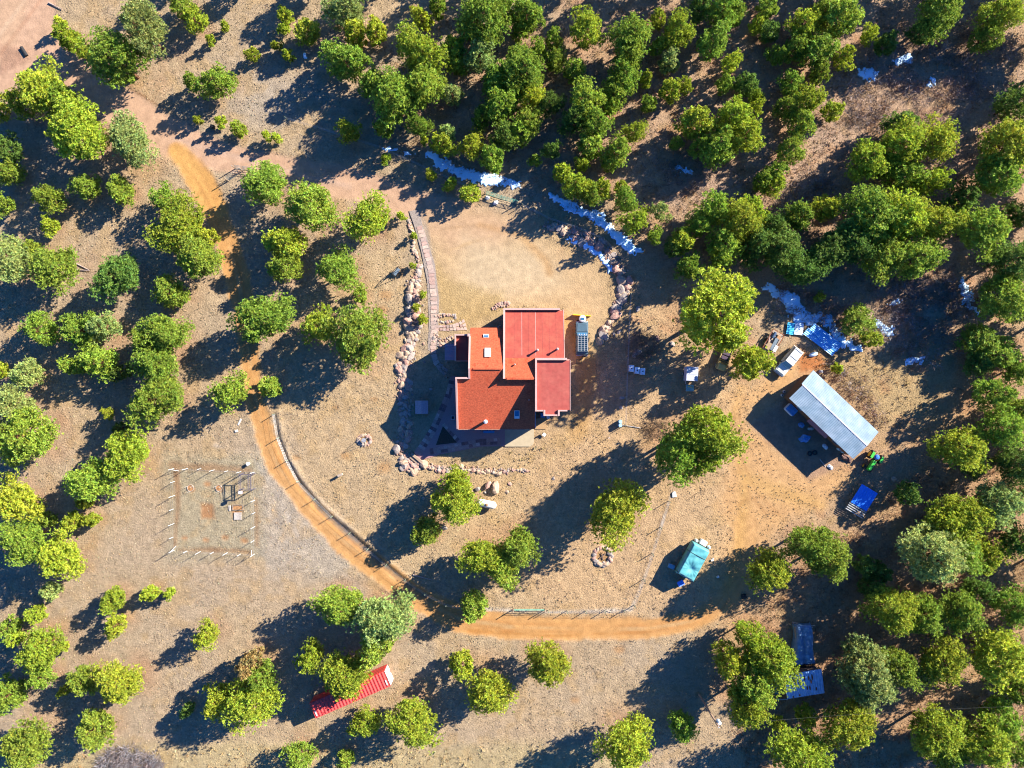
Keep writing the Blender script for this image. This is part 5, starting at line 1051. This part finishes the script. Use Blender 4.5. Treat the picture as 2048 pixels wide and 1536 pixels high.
junk('gas_bottle', 'pale gas bottle at the upper left corner of the teal camper', 'gas bottle', 1391, 1080, 0, MB().lathe([(.2, 0), (.25, .1), (.25, .7), (.1, .85)], 14), M('bottle_pale', (.5, .66, .66), .4))
junk('gas_bottle', 'pale gas bottle at the upper right corner of the teal camper', 'gas bottle', 1416, 1093, 0, MB().lathe([(.2, 0), (.25, .1), (.25, .7), (.1, .85)], 14), MATS["bottle_pale"])
junk('washtub', 'bright blue tub at the lower end of the teal camper', 'tub', 1361, 1165, .5, MB().box(-.5, .4, -.35, .35, 0, .45, -.06, -.06), M('tub_blue', (.12, .26, .75), .5), 0, .05)
junk('crate', 'slate coloured crate lying in the shadow of the camper', 'crate', 1342, 1132, -.4, MB().box(-.5, .5, -.32, .32, 0, .4), M('crate_slate', (.22, .34, .42), .6), 0, .03)
junk('jug', 'small white jug right of the teal camper', 'jug', 1435, 1153, .6, MB().box(-.22, .22, -.15, .15, 0, .4, .05, .04), WHITE, 0, .04)
for px, py, lb in ((1374, 1103, 'upper one of two pale tanks along the camper side'), (1367, 1113, 'lower one of two pale tanks along the camper side')):
    junk('water_can', lb, 'can', px, py, 1.0, MB().lathe([(.25, 0), (.3, .1), (.3, .8), (.2, .9)], 12), M('can_grey', (.5, .52, .6), .5))
junk('debris', 'white scrap bits at the right side of the teal camper', 'scrap', 1424, 1120, .2, MB().box(-.2, .2, -.12, .12, 0, .2).box(.1, .3, .15, .3, 0, .12), WHITE)
# ------------------------------------------------------------------ tarp and rusty shack
GT = M('tarp_slate', (.11, .20, .32), .45, noise=.12, nscale=2, second=(.20, .32, .42), sscale=1)
def ltarp():
    v = []; f = []; n, m_ = 40, 20
    for i in range(n+1):
        for j in range(m_+1):
            a = -1+2*i/n; b = -1+2*j/m_; Y = a*3.1; X = b*1.6*(1-.15*a)+.15*math.sin(a*3)
            e = max(0, abs(b)-.75)/.25; ee = max(0, abs(a)-.93)/.07
            z = 1.55-.25*b*b-.35*math.exp(-((X+.25)/.22)**2)+.05*math.sin(X*9+a*4)+.05*math.sin(a*17+b*3)-1.1*max(e, ee*.8)**1.3
            v.append((X, Y, max(.02, z)))
    for i in range(n):
        for j in range(m_): a = i*(m_+1)+j; f.append([a, a+1, a+m_+2, a+m_+1])
    return MB().add(v, f)
lt = T_('covered_stack', 'long slate blue tarp draped over a stack above the rusty roof', 'tarp', 1603, 1284, math.radians(4))
o = obj('tarp', ltarp(), GT, lt, smoothf=True); sd = o.modifiers.new('thick', 'SOLIDIFY'); sd.thickness = .03
obj('stack', MB().box(-1.2, 1.2, -2.6, 2.6, 0, 1.1), WOOD, lt)
for i in range(6): junk('plank', ['topmost', 'second', 'third', 'fourth', 'fifth', 'lowest'][i]+' loose pale plank at the top end of the long tarp', 'plank', 1608+(i*7) % 20-8, 1247+i*1.6, .1*(i-3)+.1, MB().box(-1.3+.1*i, 1.2-.1*i, -.06, .06, 0, .06), M('plank_pale', (.5, .40, .30), .9), .06*i+.1)
sk = T_('shack', 'low shack with a blue-white tin roof streaked with rust', 'shack', 1596, 1355, math.radians(9))
TIN = M('tin_rusty', (.28, .45, .72), .45, noise=.1, nscale=2)
obj('wall', MB().box(-2.6, 2.6, -1.65, 1.65, -.1, 2.15), DWOOD, sk); o = obj('roof', MB().corr(-2.85, 2.85, -1.9, 1.9, .38, .05, 2.2, 2.5), TIN, sk)
rs = random.Random(3)
for x, y, l in ((-2.0, .6, .45), (-1.2, .2, .25), (-.75, .5, .4), (.1, .9, .5), (.35, -.6, .5), (.75, .9, .6), (.75, -.65, .55), (1.05, .3, .5), (1.3, .9, .6), (1.7, -1.0, .35), (-.9, -1.6, .2), (-1.9, -1.7, .2)):
    k = (y+1.9)/3.8*.3+2.2; obj('rust_patch', MB().prism([(x-.10, y-l*.6), (x+.04, y-l*.8), (x+.12, y-l*.1), (x+.08, y+l*.6), (x-.05, y+l*.8), (x-.12, y+l*.1)], k+.053, k+.066), RUSTY, sk)
obj('door', MB().box(-.4, .4, -1.7, -1.65, 0, 1.9), WOOD, sk)
fr = T_('wooden_frame', 'dark lumber frame left of the rusty tin roof, half under the pine', 'frame', 1556, 1376)
obj('frame', MB().box(-1.2, 1.2, -1.5, -1.35, .6, .75).box(-1.2, 1.2, 1.3, 1.45, .6, .75).box(-1.2, -1.05, -1.35, 1.3, .6, .75), M('frame_blue', (.25, .32, .4), .7), fr); obj('leg', MB().box(-1.2, -1.08, -1.5, -1.38, 0, .6), WOOD, fr); obj('leg', MB().box(1.0, 1.12, -1.5, -1.38, 0, .6), WOOD, fr); obj('sheet', MB().box(-.8, .9, -.6, 1.2, .75, .82), M('sheet_green', (.06, .14, .16), .6), fr)
# ------------------------------------------------------------------ garden
PW = M('post_white', (.55, .55, .54), .5, noise=.03)
gf = T_('garden_fence', 'square of slim white posts round the bare vegetable garden', 'fence', 425, 1022); ox, oy = W(425, 1022)
def gp(px, py): x, y = W(px, py); return x-ox, y-oy
tall = [(375, 937, 1), (402, 937, 0), (428.6, 939.6, 1), (455.8, 941.5, 0), (482, 943, 1), (348, 937, 1), (510, 1000, 1), (510, 1025, 0), (510, 1053, 1), (508, 1081, 0), (509, 1108, 1), (374, 1102, 0), (401, 1103, 1), (427, 1104, 0), (455, 1105, 1), (481, 1108, 0), (349, 1100, 1), (349, 963, 0), (349, 991, 1), (347, 1018, 0), (348, 1047, 1), (346.5, 1074, 0), (509, 944, 1), (510, 977, 1)]
for px, py, t in tall: x, y = gp(px, py); obj('post', MB().box(x-.032, x+.032, y-.032, y+.032, -.1, 1.85 if t else 1.35), PW, gf)
for a, b in (((349, 1100), (352, 1092)), ((509, 1108), (503, 1100)), ((348, 937), (358, 942)), ((509, 944), (500, 944))):
    x0_, y0_ = gp(*a); x1_, y1_ = gp(*b); obj('brace', MB().tube((x0_, y0_, 1.3), (x1_, y1_, 0), .035), PW, gf)
wr = MB()
for z in (.5, 1.1):
    cs = [gp(*q) for q in ((348, 937), (509, 944), (509, 1108), (349, 1100), (348, 937))]
    for a, b in zip(cs[:-1], cs[1:]): wr.tube((*a, z), (*b, z), .006, n=3)
obj('wire', wr, METAL, gf)
ga = T_('garden_gate', 'tall dark ladder sided gateway at the garden top right corner', 'gate', 500, 961)
PUR = M('gate_dark', (.10, .085, .11), .7)
f = MB()
for x in (.45, .85): f.box(x-.04, x+.04, -1.2, 1.2, 2.0, 2.08)
for i in range(9): f.box(.45, .85, -1.2+i*.3-.02, -1.2+i*.3+.02, 2.03, 2.06)
f.box(-.95, .9, 1.12, 1.2, 2.0, 2.08); f.box(-.95, .9, -1.2, -1.12, 2.0, 2.08)
obj('arch', f, PUR, ga); obj('arch', MB().box(-.95, -.89, -1.12, 1.12, 2.0, 2.06).box(-.68, -.62, -1.12, 1.12, 2.0, 2.06), PUR, ga)
for x in (-.92, .85):
    for y in (-1.16, 1.16): obj('post', MB().box(x-.05, x+.05, y-.05, y+.05, -.1, 2.0), PUR, ga)
bh = T_('birdhouse', 'pale lavender birdhouse on a pole at the garden gateway', 'birdhouse', 491, 981); obj('pole', MB().tube((0, 0, 0), (0, 0, 1.9), .03), DARK, bh); obj('box', MB().box(-.22, .22, -.2, .2, 1.9, 2.3), M('lavender', (.62, .58, .8), .5), bh, bevel=.02)
pl = T_('pallet', 'grey slatted pallet lying in the garden', 'pallet', 476, 1032)
for i in range(7): obj('slat', MB().box(-.56+i*.17, -.46+i*.17, -.55, .55, .12, .16), M('pallet_grey', (.45, .40, .36), .9), pl)
for y in (-.5, 0, .45): obj('bearer', MB().box(-.56, .56, y, y+.1, 0, .118), WOOD, pl)
p2 = T_('board_stack', 'short pair of pale boards left of the garden pallet', 'boards', 460, 1016, .1); obj('board', MB().box(-.16, -.06, -.4, .4, 0, .15), MATS["pallet_grey"], p2); obj('board', MB().box(.02, .12, -.4, .4, 0, .15), MATS["pallet_grey"], p2)
wf = T_('raised_bed', 'low timber bed frame above the garden pallet', 'planter', 476, 1015); obj('frame', MB().box(-.8, .8, .36, .42, 0, .15).box(-.8, .8, -.42, -.36, 0, .15).box(-.8, -.74, -.36, .36, 0, .15).box(.74, .8, -.36, .36, 0, .15), WOOD, wf); obj('soil', MB().box(-.74, .74, -.36, .36, 0, .06), M('soil_orange', A(210, 150, 96), .95, noise=.2), wf)
for px, py, lb in ((381, 976, 'left of two staked planting rings in the upper garden'), (438, 976, 'right of two staked planting rings in the upper garden')):
    h = T_('planting_ring', lb, 'planter', px, py); obj('ring', MB().path([(.5*math.cos(a*.524), .5*math.sin(a*.524), .06) for a in range(13)], .06, 5), WOOD, h); obj('soil', MB().lathe([(.46, 0), (.44, .05)], 12), MATS["soil_orange"], h)
    for a in range(3): obj('stake', MB().tube((.5*math.cos(a*2.1+.5), .5*math.sin(a*2.1+.5), 0), (.5*math.cos(a*2.1+.5), .5*math.sin(a*2.1+.5), 1.1), .022), M('stake_grey', (.4, .4, .38), .7), h)
bk = T_('bucket', 'white bucket standing above the garden top right corner', 'bucket', 498, 927); obj('body', MB().lathe([(.2, 0), (.26, .55), (.22, .55), (.2, .3)], 14), BW, bk); obj('rim', MB().lathe([(.27, .5), (.27, .56)], 14), WHITE, bk)
junk('plastic_strip', 'long white plastic strip lying between garden and track', 'strip', 479, 844, 1.1, MB().box(-.55, .55, -.13, .1, 0, .1, .1, .02), WHITE, .02); junk('plastic_scrap', 'square white scrap below the long plastic strip', 'scrap', 473, 862, .2, MB().box(-.25, .25, -.18, .18, 0, .12, .06, .04), WHITE, .02)
junk('white_sheet', 'white panel lying at the top of the right field fence', 'panel', 1348, 989, .1, MB().prism([(-.3, -.4), (.35, -.35), (.3, .4), (0, .5), (-.25, .3)], 0, .12), WHITE, .05)
for px, py, lb, s in ((975, 396, 'left one of two white bags inside the driveway gate', .4), (991, 406, 'right one of two white bags inside the driveway gate', .45)): heap('bag', lb, 'bag', px, py, s, s*.8, .4, WHITE, int(px), .3, 2)
# ------------------------------------------------------------------ fences, gates, poles
def fence(label, P, hpost=1.25, every=3.4, mt=M('post_steel', (.16, .20, .14), .7)):
    pts = [Vector(W(*p)) for p in P]; o = thing('wire_fence', label, 'fence', (pts[0].x, pts[0].y, 0)); wm = MB(); pr = None; carry = 0
    for a, b in zip(pts[:-1], pts[1:]):
        L = (b-a).length; s = carry
        while s < L:
            p = a.lerp(b, s/L)-pts[0]; obj('post', MB().tube((p.x, p.y, -.1), (p.x, p.y, hpost+.05), .055, n=6), mt, o)
            if pr is not None:
                for z in (.35, .8, 1.2): wm.tube((pr.x, pr.y, z), (p.x, p.y, z), .009, n=3)
            pr = p; s += every
        carry = s-L
    obj('wire', wm, METAL, o); return o
fence('wire fence on the bank along the curved orange track', [(550, 828), (556, 870), (570, 905), (590, 953), (623, 989), (658, 1025), (693, 1059), (740, 1100), (800, 1150), (880, 1205), (960, 1220)], 1.3, 3.7)
fence('wire fence along the bottom of the lower field', [(1096, 1220), (1150, 1222), (1265, 1220)], 1.3, 2.9); fence('wire fence up the right side of the lower field', [(1268, 1210), (1290, 1150), (1316, 1070), (1345, 975)], 1.3, 4.2)
fence('wire fence right of the house running straight up', [(1250, 850), (1253, 760), (1256, 680), (1260, 590), (1266, 545)], 1.3, 4.0); fence('wire fence above the driveway', [(575, 240), (650, 262), (770, 300), (860, 342), (960, 386)], 1.3, 5.0)
fence('wire fence along the upper rock arc', [(1045, 412), (1100, 440), (1200, 472), (1240, 515), (1266, 543)], 1.3, 4.5)
def gate(label, px, py, L, rot, mt, lean=0.0, z=0):
    g = T_('field_gate', label, 'gate', px, py, rot); f = MB(); h = 1.2
    for k in (0.05, .35, .65, .95): f.tube((-L/2, h*k*lean, h*k), (L/2, h*k*lean, h*k), .03)
    for x in (-L/2, 0, L/2): f.tube((x, 0, .05), (x, h*.95*lean, h*.95), .03)
    f.tube((-L/2, 0, .05), (L/2, h*.95*lean, h*.95), .02); obj('gate_frame', f, mt, g)
    for s in (-1, 1): obj('post', MB().tube((s*(L/2+.15), 0, -.1), (s*(L/2+.15), 0, 1.6), .07), WOOD, g)
GP = M('gate_green', (.10, .28, .22), .5)
gate('green tubular gate in the fence at the bottom of the lower field', 1058, 1219, 4.6, 0, GP, .2)
gate('long green tubular gate beside the two white bags', 1003, 398, 5.0, math.radians(-17), GP, .2); gate('open tubular gate standing at the fork of the driveway', 490, 340, 2.6, math.radians(-8), M('gate_grey', (.18, .2, .2), .5), .2)
gate('short swung open gate leaf beside the fork of the driveway', 472, 352, 2.4, math.radians(35), MATS["gate_grey"], .2)
up = T_('utility_pole', 'tall leaning wooden utility pole with a pale transformer can', 'utility pole', 1398, 1389)
obj('pole', MB().tube((0, 0, -.2), (0, 0, 10.3), .17, .12, n=10), M('pole_wood', (.34, .22, .15), .9), up); obj('transformer', MB().lathe([(.25, 8.6), (.27, 8.65), (.27, 9.5), (.2, 9.6)], 14), M('trafo', (.55, .62, .66), .4), up, (.38, .1, 0)); obj('insulator', MB().lathe([(.06, 10.3), (.09, 10.4), (.05, 10.55)], 8), WHITE, up)
obj('wire', MB().path([(.1+i*5.4, .0+i*.30, 9.7-.9*math.sin(math.pi*i/10)) for i in range(11)], .01, 4), M('wire_dark', (.08, .08, .07), .5), up)
junk('black_box', 'small black box standing beside a sapling on the driveway bank', 'box', 427, 255, -.3, MB().box(-.3, .3, -.25, .25, .0, .6), DARK, 0, .02)
sw = T_('swing_frame', 'dark metal frame seat on bare soil left of the footpath', 'swing', 795, 545, math.radians(50))
f = MB()
for a in (-.75, .75):
    f.tube((a, -.5, 0), (a, 0, 1.9), .04); f.tube((a, .5, 0), (a, 0, 1.9), .04)
f.tube((-.75, 0, 1.9), (.75, 0, 1.9), .04); obj('frame', f, DARK, sw); obj('seat', MB().box(-.6, .6, -.2, .25, .45, .52), M('seat_slate', (.12, .16, .2), .6), sw); obj('backrest', MB().box(-.6, .6, .25, .3, .5, 1.0), MATS["seat_slate"], sw)
fp = T_('campfire_tripod', 'thin metal tripod standing over the left fire pit', 'tripod', 729, 880)
for a in range(3): obj('leg', MB().tube((.75*math.cos(a*2.09+.6), .75*math.sin(a*2.09+.6), 0), (0.05*math.cos(a*2.09), .05*math.sin(a*2.09), 2.1), .03), METAL, fp)
obj('grate', MB().lathe([(.35, .5), (.35, .54)], 10), METAL, fp)
lb_ = T_('log_seat', 'short rough stump bench alone in the middle of the left lawn', 'bench', 682, 949, .4); obj('seat', MB().box(-.4, .4, -.18, .18, .75, .85), WOOD, lb_, bevel=.02)
for x in (-.3, .3): obj('leg', MB().box(x-.06, x+.06, -.14, .14, -.05, .75), WOOD, lb_)
junk('culvert', 'dark culvert opening beside the junction at the top left', 'culvert', 49, 104, -1.0, MB().path([(-.8, 0, .05), (.8, 0, .05)], .28, 10), DARK)
junk('ash_heap', 'charred log pieces in the lower fire pit', 'logs', 1205, 1112, .6, MB().tube((-.6, 0, .1), (.6, .1, .12), .08).tube((-.3, -.5, .1), (.2, .5, .18), .07), M('charcoal', (.12, .09, .08), .95))
junk('stump_box', 'dark square box at the foot of the wood by the lower track', 'box', 1487, 1192, .2, MB().box(-.35, .35, -.3, .3, 0, .5), DARK, 0, .03)
for px, py, rz, L_, lb in ((112, 14, -.5, 2.4, 'pale fallen branch at the top left bank'), (163, 541, -.1, 2.6, 'pale dead log beside a pine at the left'), (165, 534, -.5, 2.2, 'thin dead pole above the pale dead log'), (204, 300, -.5, 1.2, 'short cut log beside the pine below the driveway'), (845, 1155, -.3, 3.0, 'grey dead branch in the shade above the track bend')):
    junk('fallen_log', lb, 'log', px, py, rz, MB().tube((-L_/2, 0, .12), (L_/2, .1, .16), .10, .05), M('log_pale', A(216, 186, 170), .9, noise=.2))
